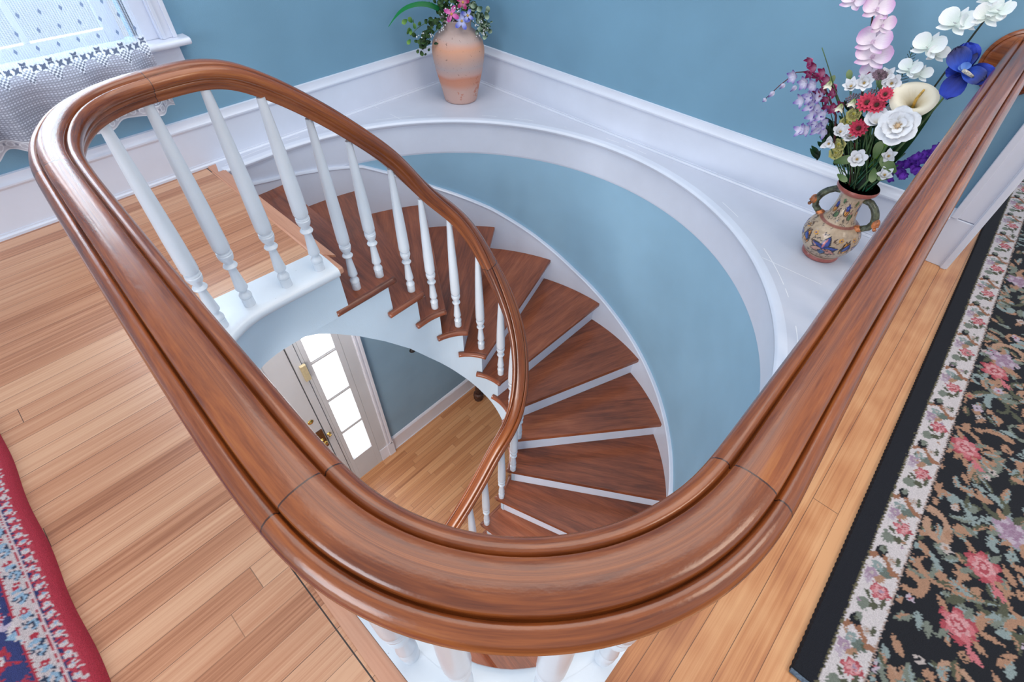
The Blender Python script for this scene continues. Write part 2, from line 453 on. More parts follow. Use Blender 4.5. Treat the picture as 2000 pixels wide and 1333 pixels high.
# ------------------------------------------------------------------ walls of the upper room
WY, WX = 2.122, 1.893
WIN = (-0.10, 0.50, 0.435, 1.45)
mb = MB()
def wall_with_hole(mb, x0, x1, z0, z1, hx0, hx1, hz0, hz1, ya, yb):
    mb.box(x0, hx0, ya, yb, z0, z1); mb.box(hx1, x1, ya, yb, z0, z1)
    mb.box(hx0, hx1, ya, yb, z0, hz0); mb.box(hx0, hx1, ya, yb, hz1, z1)
wall_with_hole(mb, -2.6, WX + 0.08, -0.12, 1.95, *WIN, WY, WY + 0.11)
struct(mb.build('wall_front', M_BLUE))
mb = MB().box(WX, WX + 0.08, -0.165, WY, -0.12, 1.95).box(WX, WX + 0.08, -1.3, -0.165, 1.62, 1.95)
struct(mb.build('wall_right', M_BLUE))

def base_profile(flip=False):
    # (distance from wall, z)
    return [(0.0, 0.0), (0.020, 0.0), (0.020, 0.008), (0.0165, 0.012), (0.0145, 0.0125), (0.0145, 0.017), (0.0115, 0.0175), (0.0115, 0.0185),
            (0.0115, 0.143), (0.0145, 0.1435), (0.0185, 0.150), (0.0185, 0.155), (0.014, 0.160), (0.0115, 0.166), (0.009, 0.174), (0.0085, 0.181), (0.0, 0.183)]
def baseboard(name, pts, mt=M_WHITE, zb=0.0, prof=None):
    prof = prof or base_profile()
    p = Path2(pts); v = []; f = []; m_ = len(prof)
    for i in range(len(p.p)):
        for d, z in prof:
            x, y = p.p[i][0] + p.nrm[i][0] * d, p.p[i][1] + p.nrm[i][1] * d; v.append((x, y, zb + z))
    for i in range(len(p.p) - 1):
        for j in range(m_): f.append((i * m_ + j, i * m_ + (j + 1) % m_, (i + 1) * m_ + (j + 1) % m_, (i + 1) * m_ + j))
    f.append(tuple(range(m_))); f.append(tuple(range((len(p.p) - 1) * m_, len(p.p) * m_))[::-1])
    return struct(fixnormals(mesh(name, v, f, mt, auto=0.5, smooth=True)))
baseboard('baseboard_front', [(WX, WY), (0.5, WY), (-2.6, WY)])
baseboard('baseboard_right', [(WX, -0.10), (WX, 1.0), (WX, WY)])

# door casing on the right wall, beyond the rail
mb = MB()
mb.box(WX - 0.012, WX, -0.168, -0.098, 0.0, 0.158)
mb.box(WX - 0.010, WX, -0.166, -0.100, 0.1595, 1.66)
mb.box(WX - 0.018, WX - 0.001, -0.118, -0.099, 0.1595, 1.66)
mb.box(WX - 0.016, WX + 0.08, -0.182, -0.160, 0.0, 1.66)
mb.box(WX - 0.021, WX, -0.178, -0.163, 0.0, 1.66)
mb.box(WX - 0.012, WX, -1.3, -0.10, 1.66, 1.74)
door_frame = struct(mb.build('door_2', M_WHITE, bevel=0.0025), 'white casing of the doorway beside the handrail end', 'door casing')

# ------------------------------------------------------------------ curved wall of the stairwell, with skirt
def th_out(s): return s
ths = [(70.8, -.167), (51.8, -.336), (35.8, -.458), (23.0, -.578), (8.6, -.724), (-8.4, -.868), (-24.9, -.991), (-43.6, -1.119), (-54.0, -1.19), (-90, -1.46)]
sk_s = [OUTS.near((0.5, 2.027))] + [OUTS.near((CX + RO * math.cos(math.radians(a)), CY + RO * math.sin(math.radians(a)))) for a, _ in ths] + [OUTS.near((-0.9, -0.006))]
sk_z = [-.06] + [z for _, z in ths] + [-2.60]
def z_skirt(s): return float(np.interp(s, sk_s, sk_z))
def z_soff_out(s): return float(np.interp(s, SO, [-RISE * k - 0.27 for k in range(19)]))
S0, S1 = OUTS.near((0.51, 2.027)), OUTS.near((-0.85, -0.006))
n = 150; v = []; f = []
for i in range(n + 1):
    s = S0 + (S1 - S0) * i / n
    x, y = OUTS.at(s, 0.018); v.append((x, y, -0.15)); v.append((x, y, max(ZLOW, z_soff_out(s))))
    x, y = OUTS.at(s, 0.05); v.append((x, y, -0.15)); v.append((x, y, max(ZLOW, z_soff_out(s))))
for i in range(n):
    a = i * 4; b = a + 4
    f += [(a, b, b + 1, a + 1), (a + 2, a + 3, b + 3, b + 2), (a + 1, b + 1, b + 3, a + 3), (a, a + 2, b + 2, b)]
struct(fixnormals(mesh('wall_curved', v, f, M_WELLBLUE, smooth=True, auto=0.6)))
v = []; f = []
for i in range(n + 1):
    s = S0 + (S1 - S0) * i / n
    zt = min(-0.03, z_skirt(s)); zb = max(ZLOW, z_soff_out(s) + 0.02)
    if zt - zb < 0.02: zb = zt - 0.02
    for d, z in ((0.018, zt), (0.004, zt), (0.0, zt - 0.006), (0.0, zt - 0.010), (0.004, zt - 0.014), (0.004, zb), (0.018, zb)):
        x, y = OUTS.at(s, d); v.append((x, y, z))
for i in range(n):
    for j in range(7): f.append((i * 7 + j, (i + 1) * 7 + j, (i + 1) * 7 + (j + 1) % 7, i * 7 + (j + 1) % 7))
f.append(tuple(range(7))); f.append(tuple(range(n * 7, n * 7 + 7))[::-1])
struct(fixnormals(mesh('baseboard_curved', v, f, M_WHITE, smooth=True, auto=0.6)))

# ------------------------------------------------------------------ staircase
stair = thing('staircase', 'winding staircase with brown wooden treads and white risers', 'staircase', (0.9, 1.0, ZLOW))
TT = 0.022
for k in range(1, NT_ + 1):
    zt = -RISE * k
    back_i, front_i = SI[k - 1] - 0.028, SI[k]
    back_o, front_o = SO[k - 1] - 0.036, SO[k]
    oi = INS.span(back_i, front_i, 0.018); oo = OUTS.span(back_o, front_o, 0.025, 0.006)
    ring = oi + oo[::-1]
    mb = MB().prism([ring], zt - TT, zt)
    a = Vector((*INS.at(front_i), 0)); b = Vector((*OUTS.at(front_o), 0)); d = (b - a).normalized(); nn = Vector((-d.y, d.x, 0))
    uv = [((Vector((x, y, 0)) - a).dot(d), (Vector((x, y, 0)) - a).dot(nn)) for x, y, z in mb.v]
    fixnormals(mb.build('tread', M_TREAD, stair, loc=(a.x, a.y, zt - TT), uvs=uv, bevel=0.0045))
    # return nosing strip along the open end
    v = []; f = []; ra = 0.0105
    P = INS.span(back_i - (0.04 if k == 1 else 0.024), front_i, 0.012, -0.004)
    for i, (x, y) in enumerate(P):
        q = P[min(i + 1, len(P) - 1)]; p_ = P[max(i - 1, 0)]
        t = Vector((q[0] - p_[0], q[1] - p_[1], 0)).normalized(); nrm = Vector((-t.y, t.x, 0))
        for j in range(10):
            an = 2 * math.pi * j / 10
            w = Vector((x, y, zt - TT / 2)) + nrm * math.cos(an) * 0.0125 + Vector((0, 0, 1)) * math.sin(an) * 0.0125
            v.append(w)
    for i in range(len(P) - 1):
        for j in range(10): f.append((i * 10 + j, i * 10 + (j + 1) % 10, (i + 1) * 10 + (j + 1) % 10, (i + 1) * 10 + j))
    f.append(tuple(range(10))[::-1]); f.append(tuple(range((len(P) - 1) * 10, len(P) * 10)))
    fixnormals(mesh('return_nosing', v, f, M_TREAD, stair, loc=(P[0][0], P[0][1], zt - TT), smooth=True, uvs=[(w[0] + w[1], w[2]) for w in v]))
for k in range(0, NT_ + 1):
    zt = -RISE * k - (TT if k else 0.02); zb = -RISE * (k + 1) if k < NT_ else ZLOW
    a = INS.at(SI[k] - 0.026, 0.010); b = OUTS.at(SO[k] - 0.030, 0.004)
    d = Vector((b[0] - a[0], b[1] - a[1], 0)).normalized(); nn = Vector((-d.y, d.x, 0)) * 0.008
    if nn.dot(Vector((INS.at(SI[k] - 0.06)[0] - a[0], INS.at(SI[k] - 0.06)[1] - a[1], 0))) < 0: nn = -nn
    p = [a, b, (b[0] + nn.x, b[1] + nn.y), (a[0] + nn.x, a[1] + nn.y)]
    fixnormals(MB().prism([p], zb, zt).build('riser', M_WHITE, stair, loc=(a[0], a[1], zb)))
# inner string (pale blue-white plaster face), stepped top and sweeping lower edge
low = [((.12, 1.2), -.17), ((.26, 1.2), -.165), ((.327, 1.2), -.169), ((.392, 1.2), -.20), ((.44, 1.2), -.236), ((.524, 1.2), -.313), ((.616, 1.2), -.413), ((.719, 1.2), -.541)]
ls = [INS.near(p) for p, _ in low]; lz = [z for _, z in low]
for a, z in ((86.4, -.708), (55, -.8835), (28.8, -1.016), (13.8, -1.083), (.4, -1.156), (-10.8, -1.229), (-21, -1.29), (-49, -1.47), (-74, -1.61)):
    ls.append(INS.near((0.815 + .212 * math.cos(math.radians(a)), 1 + .212 * math.sin(math.radians(a))))); lz.append(z)
for k in range(10, 19): ls.append(SI[k]); lz.append(-RISE * k - 0.31)
def z_low(s): return max(ZLOW, float(np.interp(s, ls, lz)))
v = []; f = []
segs = []
s_start = INS.near((0.31, 1.2))
cuts = [s_start] + [SI[k] - 0.026 for k in range(0, 19)]
for k in range(len(cuts) - 1):
    ztop = -0.012 if k == 0 else -RISE * k - 0.012
    a, b = cuts[k], cuts[k + 1]; nn = max(2, int((b - a) / 0.012))
    base = len(v)
    for i in range(nn + 1):
        s = a + (b - a) * i / nn
        for d in (0.006, 0.024):
            x, y = INS.at(s, d); v.append((x, y, ztop)); v.append((x, y, min(z_low(s), ztop - 0.01)))
    for i in range(nn):
        q = base + i * 4; r = q + 4
        f += [(q, r, r + 1, q + 1), (q + 2, q + 3, r + 3, r + 2), (q, q + 2, r + 2, r), (q + 1, r + 1, r + 3, q + 3)]
    f += [(base, base + 1, base + 3, base + 2), (base + nn * 4, base + nn * 4 + 2, base + nn * 4 + 3, base + nn * 4 + 1)]
mesh('inner_string', v, f, M_STAIRBLUE, stair, loc=(0.9, 1.0, ZLOW))
# soffit
v = []; f = []; n = 90
for i in range(n + 1):
    w = i / n * 18
    k = min(17, int(w)); fr = w - k
    si = SI[k] * (1 - fr) + SI[k + 1] * fr; so = SO[k] * (1 - fr) + SO[k + 1] * fr
    a = INS.at(si, 0.015); b = OUTS.at(so, 0.02); za = z_low(si); zb = max(ZLOW + 0.003, z_soff_out(so)); za = max(za, ZLOW + 0.003)
    for t in (0, 0.5, 1): v.append((a[0] * (1 - t) + b[0] * t, a[1] * (1 - t) + b[1] * t, za * (1 - t) + zb * t))
for i in range(n):
    for j in range(2): f.append((i * 3 + j, i * 3 + j + 1, (i + 1) * 3 + j + 1, (i + 1) * 3 + j))
mesh('soffit', v, f, M_WHITE, stair, loc=(0.9, 1.0, ZLOW), smooth=True)

# ------------------------------------------------------------------ railing
R1 = 0.262
ctrl = [(0.0175, 0.30), (0.024, 0.5), (0.034, 0.74), (0.045, 0.96), (0.0585, 1.045), (0.081, 1.108), (0.111, 1.162), (0.151, 1.203), (0.198, 1.228), (0.248, 1.239), (0.30, 1.242), (0.36, 1.242), (0.45, 1.245), (0.60, 1.25), (0.70, 1.25), (0.80, 1.25)]
def catmull(P, n=6):
    out = []
    for i in range(len(P) - 1):
        p0, p1, p2, p3 = P[max(i - 1, 0)], P[i], P[i + 1], P[min(i + 2, len(P) - 1)]
        for q in range(n):
            t = q / n
            out.append(tuple(0.5 * (2 * p1[k] + (p2[k] - p0[k]) * t + (2 * p0[k] - 5 * p1[k] + 4 * p2[k] - p3[k]) * t * t + (3 * p1[k] - p0[k] - 3 * p2[k] + p3[k]) * t ** 3) for k in (0, 1)))
    return out + [P[-1]]
rail_pts = [(WX - 0.004, -0.004), (1.3, -0.007), (0.75, -0.013), (0.5, -0.0175), (0.28, -0.0215)] + arc(0.28, 0.2405, R1, 270, 180, 16)[1:] + catmull(ctrl)
rail_pts += arc(0.815, 1.012, 0.25, 90, -90, 30, 0.238) + [(0.55, 0.774), (0.3, 0.774), (-0.85, 0.774)]
RP = Path2(rail_pts)
zk = [(0.0, .570), (RP.near((0.34, 1.25)), .570), (RP.near((0.40, 1.25)), .560), (RP.near((0.473, 1.25)), .519), (RP.near((0.582, 1.25)), .432), (RP.near((0.676, 1.25)), .343), (RP.near((0.793, 1.25)), .215), (RP.near((0.881, 1.24)), .080)]
def on(a): return RP.near((0.815 + .25 * math.cos(math.radians(a)), 1.012 + .238 * math.sin(math.radians(a))))
zk += [(on(42), -.080), (on(22), -.236), (on(3), -.375), (on(-17), -.505), (on(-36), -.64), (on(-60), -.785), (RP.near((.80, .774)), -.925), (RP.near((.69, .774)), -1.065), (RP.near((.56, .774)), -1.20), (RP.near((-.85, .774)), -2.22)]
from bisect import bisect
def hermite(xs, ys, x):
    i = max(0, min(len(xs) - 2, bisect(xs, x) - 1)); h = xs[i + 1] - xs[i]; t = (x - xs[i]) / h
    sl = [(ys[j + 1] - ys[j]) / (xs[j + 1] - xs[j]) for j in range(len(xs) - 1)]
    def mm(j):
        if j == 0: return sl[0]
        if j == len(xs) - 1: return sl[-1]
        if sl[j - 1] * sl[j] <= 0: return 0.0
        return 2 * sl[j - 1] * sl[j] / (sl[j - 1] + sl[j])
    a, b = mm(i), mm(i + 1)
    return ys[i] * (1 + 2 * t) * (1 - t) ** 2 + a * h * t * (1 - t) ** 2 + ys[i + 1] * t * t * (3 - 2 * t) + b * h * t * t * (t - 1)
ZX = [a for a, _ in zk]; ZY = [b for _, b in zk]
def z_rail(s): return hermite(ZX, ZY, s)
half = [(0.0, 0.0680), (0.009, 0.0674), (0.0160, 0.0655), (0.0196, 0.0633), (0.0208, 0.0605), (0.0214, 0.0550), (0.0222, 0.0535), (0.0230, 0.0550), (0.0242, 0.0580), (0.0275, 0.0595), (0.0325, 0.0583),
        (0.0376, 0.0543), (0.0407, 0.0485), (0.0418, 0.0420), (0.0405, 0.0360), (0.0375, 0.0315), (0.0335, 0.0290), (0.0318, 0.0265), (0.0330, 0.0235), (0.0322, 0.0200), (0.0285, 0.0170), (0.0255, 0.0140), (0.0248, 0.0100), (0.0262, 0.0065), (0.0262, 0.0020), (0.0245, 0.0)]
half = [(a, b * .89) for a, b in half]
prof = half + [(-a, b) for a, b in half[::-1]][0:-1]
plen = [0.0]
for a, b in zip(prof, prof[1:]): plen.append(plen[-1] + math.dist(a, b))
joint_pts = [(0.28, -0.0215), (0.018, 0.2405), (0.045, 0.955), (0.265, 1.24), (1.045, 1.10)]
JT = [RP.near(p) for p in joint_pts]
M_RAIL = wood_uv('varnished_mahogany', [(0.32, (62, 25, 10)), (0.46, (114, 55, 23)), (0.60, (150, 80, 35)), (0.80, (184, 114, 54))], 5.0, 70, 0.26, 0.42, JT, 0.35, rnd=False)
LR = RP.s[-1]; NS = 620; v = []; f = []; uvs = []
_c = np.array([[*RP.at(LR * i / NS), z_rail(LR * i / NS)] for i in range(NS + 1)])
for _ in range(10):
    _c[1:-1] = _c[1:-1] * .5 + (_c[:-2] + _c[2:]) * .25
_t = np.gradient(_c, axis=0)
wk_s = [0, RP.near((0.5, -0.0155)), RP.near((0.2, 0.0)), RP.near((0.018, 0.35)), RP.near((0.04, 0.9)), RP.near((0.2, 1.23)), LR]; wk = [0.79, 0.80, 0.95, 0.965, 0.85, 0.84, 0.88]; hk = [1, 1, 1, 1, 0.97, 0.88, 0.92]
for i in range(NS + 1):
    s = LR * i / NS
    x, y, z = _c[i]; d = _t[i]; slope = d[2] / math.hypot(d[0], d[1])
    t = Vector((d[0], d[1], 0)).normalized(); side = Vector((-t.y, t.x, 0))
    T3 = Vector((t.x, t.y, slope)).normalized(); up = T3.cross(side) * -1
    if up.z < 0: up = -up
    w = float(np.interp(s, wk_s, wk)); hs = float(np.interp(s, wk_s, hk)); z += (1 - hs) * .035
    for j, (a, b) in enumerate(prof):
        q = Vector((x, y, z)) + side * a * w + up * b * hs; v.append(q); uvs.append((s, plen[j]))
m_ = len(prof)
for i in range(NS):
    for j in range(m_ - 1): f.append((i * m_ + j, i * m_ + j + 1, (i + 1) * m_ + j + 1, (i + 1) * m_ + j))
    f.append((i * m_ + m_ - 1, i * m_, (i + 1) * m_, (i + 1) * m_ + m_ - 1))
f.append(tuple(range(m_))); f.append(tuple(range(NS * m_, NS * m_ + m_)))
railing = thing('stair_railing', 'curving mahogany handrail on white turned balusters round the stairwell', 'railing', (0.024, 0.6, 0.018))
fixnormals(mesh('handrail', v, f, M_RAIL, railing, smooth=True, uvs=uvs, loc=(0.024, 0.6, 0.018), auto=0.9))
# rosette where the rail meets the wall
pr = [(0.0, 0.0), (0.079, 0.0), (0.079, 0.005), (0.076, 0.009), (0.071, 0.010), (0.069, 0.008), (0.066, 0.010), (0.058, 0.014), (0.0, 0.014)]
rv = []; rf = []; n = 40
for r, h in pr:
    for k in range(n): a = 2 * math.pi * k / n; rv.append((WX - h, -0.006 + r * math.cos(a), 0.566 + r * math.sin(a)))
for i in range(len(pr) - 1):
    for k in range(n): rf.append((i * n + k, i * n + (k + 1) % n, (i + 1) * n + (k + 1) % n, (i + 1) * n + k))
fixnormals(mesh('rosette', rv, rf, M_RAIL, railing, smooth=True, auto=0.5, uvs=[(a[1], a[2]) for a in rv], loc=(WX, -0.006, 0.566)))

# turned balusters
def bal_profile(H_):
    low_ = [(.0165, 0), (.0165, .027), (.0142, .0285), (.0142, .030), (.0178, .032), (.0178, .037), (.0160, .041), (.0128, .046), (.0108, .050), (.0110, .053),
            (.0168, .060), (.0178, .063), (.0170, .070), (.0146, .092), (.0122, .116), (.0106, .131), (.0112, .133), (.0172, .1355), (.0196, .140), (.0172, .1445), (.0110, .148), (.0118, .152),
            (.0176, .161), (.0204, .170), (.0210, .177), (.0186, .180), (.0206, .182), (.0200, .185), (.0150, .1865), (.0148, .190), (.0205, .192), (.0218, .196)]
    e = H_ - .196
    top = [(.0219, .196 + e * .05), (.0208, .196 + e * .25), (.0180, .196 + e * .5), (.0145, .196 + e * .75), (.0120, .196 + e * .9), (.0102, H_)]
    return low_ + top
bal_cache = {}
def baluster(x, y, zb, zt, r=1.0):
    hh = round(zt - zb, 3); key = (hh, r)
    if key in bal_cache:
        b = bal_cache[key].copy(); C.objects.link(b); b.parent = railing
    else:
        b = MB().lathe([(a * r, c) for a, c in bal_profile(hh)], 20).build('baluster', M_BAL, railing, smooth=True, auto=0.6)
        bal_cache[key] = b
    b.location = Vector((x, y, zb)) * U - world_loc(railing)
    return b
ZC = 0.018
lv = [(.157, 1.204), (.250, 1.233), (.365, 1.232), (.02, .232), (.053, .134), (.137, .037), (.242, -.009)]
lv += [(.026, y) for y in np.linspace(.34, 1.0, 7)] + [(.062, 1.10)] + [(x, -.0145) for x in np.arange(.36, 1.84, .108)]
for x, y in lv:
    baluster(x, y, ZC if x < .4 and not (x > .285 and y < .1) else 0.005, .576, .95)
baluster(.473, 1.229, ZC, .525, .95)
st = [(1, .582, 1.250), (1, .676, 1.247), (2, .793, 1.245), (3, .881, 1.231), (4, .966, 1.194), (5, 1.030, 1.12), (6, 1.064, 1.029), (7, 1.040, .932), (8, 1.000, .842), (9, .909, .792), (10, .812, .778), (11, .701, .778), (12, .60, .776), (13, .44, .776), (13, .36, .776), (14, .24, .776), (15, .05, .776), (16, -.15, .776), (17, -.35, .776), (18, -.55, .776)]
for k, x, y in st:
    s = RP.near((x, y)); baluster(x, y, -RISE * k, z_rail(s) + 0.004, 0.88)
nw = MB().lathe([(.045, 0), (.045, .12), (.03, .14), (.036, .2), (.024, .26), (.03, .4), (.022, .46), (.034, .48)], 24)
nw.build('newel_post', M_RAIL, railing, smooth=True, auto=0.6, loc=(0, 0, 0)).location = Vector((-.86, .774, ZLOW)) * U - world_loc(railing)

# ------------------------------------------------------------------ window
def wp(x, z, y):    # a point seen on the wall plane y = 2.11 moved back to depth y
    t = y / 2.11; return x * t, 1 + (z - 1) * t
win = thing('window_1', 'white framed window behind the lace curtain', 'window', (0.2, WY, 0.42), kind='structure')
mb = MB()
mb.box(0.555, 0.604, 2.100, WY, 0.441, 1.52)
mb.box(0.592, 0.606, 2.092, 2.101, 0.441, 1.52)
mb.box(0.560, 0.572, 2.094, 2.101, 0.441, 1.52); mb.box(0.500, 0.556, 2.118, WY + 0.06, 0.441, 1.45)
mb.box(-0.205, -0.155, 2.100, WY, 0.441, 1.52); mb.box(-0.156, -0.098, 2.118, WY + 0.06, 0.441, 1.45)
mb.box(-0.205, 0.606, 2.098, WY, 1.45, 1.53)
mb.build('window_frame', M_WHITE, win, bevel=0.002, loc=(0.2, WY, 0.44))
v = []; f = []; q = []
for a in range(-90, 91, 20): q.append((2.073 - 0.011 * math.cos(math.radians(a)), 0.430 + 0.011 * math.sin(math.radians(a))))
q = [(WY, 0.419)] + q + [(WY, 0.441)]
for x in (-0.235, 0.634):
    for y, z in q: v.append((x, y, z))
L_ = len(q)
for j in range(L_): f.append((j, (j + 1) % L_, L_ + (j + 1) % L_, L_ + j))
f += [tuple(range(L_)), tuple(range(L_, 2 * L_))[::-1]]
fixnormals(mesh('window_sill', v, f, M_WHITE, win, loc=(0.2, WY, 0.42), bevel=0.003))
MB().box(-0.205, 0.602, 2.106, WY, 0.352, 0.419).box(-0.205, 0.602, 2.103, WY, 0.345, 0.356).build('apron', M_WHITE, win, bevel=0.002, loc=(0.2, WY, 0.35))
YS = 2.165
gx0, gz0 = wp(0.2205, 0.4995, YS); gx1, _ = wp(0.411, 0.5, YS); mx0, _ = wp(0.205, 0.5, YS)
lx1 = mx0; lx0 = mx0 - (gx1 - gx0)
mb = MB()
mb.box(lx0 - 0.045, lx0, YS - 0.012, YS + 0.012, 0.45, 1.4).box(gx1, gx1 + 0.045, YS - 0.012, YS + 0.012, 0.45, 1.4)
mb.box(mx0, gx0, YS - 0.010, YS + 0.010, gz0, 1.4)
mb.box(lx0, gx1, YS - 0.012, YS + 0.012, 0.45, gz0)
for zz in (0.80, 1.10): mb.box(lx0, gx1, YS - 0.009, YS + 0.009, zz, zz + 0.016)
mb.box(lx0 - 0.045, gx1 + 0.045, YS - 0.012, YS + 0.012, 1.38, 1.42)
mb.build('sash', M_WHITE, win, bevel=0.0015, loc=(0.2, YS, 0.45))
k = NT('window_glass'); k.p(Base_Color=(0.85, 0.95, 1, 1), Roughness=0.02, Transmission_Weight=1.0, IOR=1.1); M_GLASS = k.m
M_GLASS.use_nodes = True
MB().box(lx0, gx1, YS - 0.001, YS + 0.001, gz0, 1.4).build('pane', M_GLASS, win, loc=(0.2, YS, 0.5))
# ------------------------------------------------------------------ pattern canvas
class Canvas:
    def __init__(s, x0, x1, y0, y1, res, bg, wob=0.0, seed=1):
        s.nx = max(2, int(round((x1 - x0) / res)) + 1); s.ny = max(2, int(round((y1 - y0) / res)) + 1)
        s.gx = np.linspace(x0, x1, s.nx); s.gy = np.linspace(y0, y1, s.ny)
        s.X, s.Y = np.meshgrid(s.gx, s.gy)
        s.X0, s.Y0 = s.X.copy(), s.Y.copy()
        s.rs = np.random.RandomState(seed)
        s.wob = wob
        s.X = s.X + s.rs.uniform(-wob, wob, s.X.shape); s.Y = s.Y + s.rs.uniform(-wob, wob, s.X.shape)
        s.I = np.zeros(s.X.shape + (4,)); s.I[...] = lin(bg)
    def put(s, mask, col, a=1.0):
        c = np.array(lin(col)); c[3] = a; s.I[mask] = c
    def loc(s, cx, cy, ang):
        c, q = math.cos(ang), math.sin(ang); dx, dy = s.X - cx, s.Y - cy
        return dx * c + dy * q, -dx * q + dy * c
    def ell(s, cx, cy, rx, ry, ang, col): 
        a, b = s.loc(cx, cy, ang); s.put((a / rx) ** 2 + (b / ry) ** 2 < 1, col)
    def ring(s, cx, cy, r, w, col, a0=-4, a1=4):
        a, b = s.loc(cx, cy, 0); d = np.hypot(a, b); an = np.arctan2(b, a)
        s.put((abs(d - r) < w) & (an >= a0) & (an <= a1), col)
    def rect(s, x0, x1, y0, y1, col): s.put((s.X > x0) & (s.X < x1) & (s.Y > y0) & (s.Y < y1), col)
    def leaf(s, cx, cy, L, W, ang, col, col2=None):
        a, b = s.loc(cx, cy, ang); t = np.clip(a / L, 0, 1); w = W * np.sin(np.pi * t ** 0.8)
        mk = (a > 0) & (a < L) & (abs(b) < w); s.put(mk, col)
        if col2: s.put(mk & (b > 0.1 * W) & (abs(b) < w * .75), col2)
    def flower(s, cx, cy, r, n, ang, col, cc=None, col2=None):
        a, b = s.loc(cx, cy, ang); d = np.hypot(a, b); th = np.arctan2(b, a)
        rr = r * (0.62 + 0.38 * abs(np.cos(n * th / 2)))
        s.put(d < rr, col)
        if col2: s.put((d < rr * .72) & (d > rr * .3), col2)
        if cc: s.put(d < r * .28, cc)
    def scroll(s, cx, cy, r, ang, col, w, turn=1.6, sgn=1):
        for t in np.linspace(0, 1, 40):
            a = ang + sgn * t * turn * math.pi; rr = r * (1 - 0.72 * t)
            x, y = cx + rr * math.cos(a), cy + rr * math.sin(a)
            ww = w * (1.15 - 0.5 * t)
            m_ = (abs(s.X - x) < ww) & (abs(s.Y - y) < ww)
            s.put(m_ & ((s.X - x) ** 2 + (s.Y - y) ** 2 < ww * ww), col)
    def rose(s, cx, cy, r, cols, ang=0.0):
        s.flower(cx, cy, r, 6, ang, cols[0]); s.flower(cx, cy, r * .80, 5, ang + .5, cols[1])
        s.flower(cx + r * .05, cy, r * .6, 5, ang + 1.2, cols[2]); s.ell(cx, cy, r * .38, r * .26, ang, cols[0]); s.ell(cx, cy, r * .2, r * .14, ang, cols[2])
    def grid(s, fn):
        v = [fn(x, y) for y in s.gy for x in s.gx]; f = []
        for j in range(s.ny - 1):
            for i in range(s.nx - 1): q = j * s.nx + i; f.append((q, q + 1, q + s.nx + 1, q + s.nx))
        return v, f, s.I.reshape(-1, 4)

def pattern_mat(name, rough=0.9, noise=60.0, amt=0.25, bump=0.5, bscale=420.0, sheen=0.0, coat=0.0, bdist=0.006):
    k = NT(name)
    at = k.n('ShaderNodeAttribute', attribute_name='pattern')
    nz = k.noise(k.pos(), noise, 3)
    c = k.mix(amt, at.outputs['Color'], k.ramp(nz, [(0.3, (90, 90, 90)), (0.7, (255, 255, 255))]), 'MULTIPLY')
    k.p(Base_Color=c, Roughness=rough, Coat_Weight=coat)
    if sheen: k.p(Sheen_Weight=sheen, Sheen_Roughness=0.5)
    k.bump(k.noise(k.pos(), bscale, 2), bump, bdist)
    return k.m
M_PILE = pattern_mat('woven_rug_pile', 0.95, 500.0, 0.30, 0.9, 700.0, 0.0)

# ------------------------------------------------------------------ black floral rug
cv = Canvas(0.0, 2.3, 0.0, 0.52, 0.0026, (22, 24, 34), 0.0022, 3)
rs = random.Random(11)
TAN = (196, 150, 122); SAGE = (138, 146, 134); OLIVE = (96, 98, 78); MINT = (160, 176, 176); CREAM = (214, 200, 196)
PINK = (226, 130, 138); PINK2 = (238, 176, 180); ROSE = (196, 84, 96); MAUVE = (190, 160, 184); MAUVE2 = (214, 196, 212); BLK = (22, 24, 34)
# field
for gx in np.arange(0.08, 2.3, 0.21):
    for gy in (0.145, 0.255, 0.375, 0.48):
        x, y = gx + rs.uniform(-.04, .04) + (0.1 if gy in (0.255, 0.48) else 0), gy + rs.uniform(-.015, .015)
        for q in range(6):
            an = rs.uniform(0, 6.28); c_ = rs.choice([TAN, TAN, (206, 164, 138), SAGE, MINT, OLIVE])
            cv.scroll(x + .04 * math.cos(an), y + .04 * math.sin(an), rs.uniform(.030, .050), an + 2, c_, rs.uniform(.0045, .007), rs.uniform(.9, 1.5), rs.choice([-1, 1]))
        for q in range(30):
            an = rs.uniform(0, 6.28); d = rs.uniform(.015, .10)
            cv.leaf(x + d * math.cos(an), y + d * math.sin(an), rs.uniform(.022, .046), rs.uniform(.0045, .009), an + rs.uniform(-.8, .8), rs.choice([TAN, SAGE, OLIVE, MINT, TAN]), rs.choice([None, MINT, TAN]))
        for q in range(5):
            an = rs.uniform(0, 6.28); d = rs.uniform(.03, .10)
            cv.flower(x + d * math.cos(an), y + d * math.sin(an), rs.uniform(.008, .013), rs.choice([4, 5]), an, rs.choice([CREAM, TAN, MAUVE2, MINT]), rs.choice([TAN, ROSE, BLK]))
for x, y, t in ((0.27, .20, 0), (0.54, .245, 1), (0.42, .215, 0), (1.02, .145, 0), (1.08, .155, 1), (0.70, .135, 0), (0.88, .29, 1), (1.35, .22, 0), (1.5, .14, 1), (0.2, .30, 1), (0.62, .33, 0), (1.7, .3, 0), (1.9, .17, 1), (1.15, .33, 0), (2.1, .25, 0)):
    cols = [(ROSE, PINK, PINK2), (MAUVE, MAUVE2, (176, 140, 168))][t]
    cv.rose(x, y, .034, cols, x * 7)
    for q in range(4): cv.leaf(x + .024 * math.cos(q * 1.7 + x), y + .024 * math.sin(q * 1.7 + x), .03, .006, q * 1.7 + x, TAN if q % 2 else SAGE)
    for q in range(3): cv.leaf(x - .026 + q * .004, y + .018, .034, .0045, 2.1 + .35 * q, PINK if t == 0 else TAN)
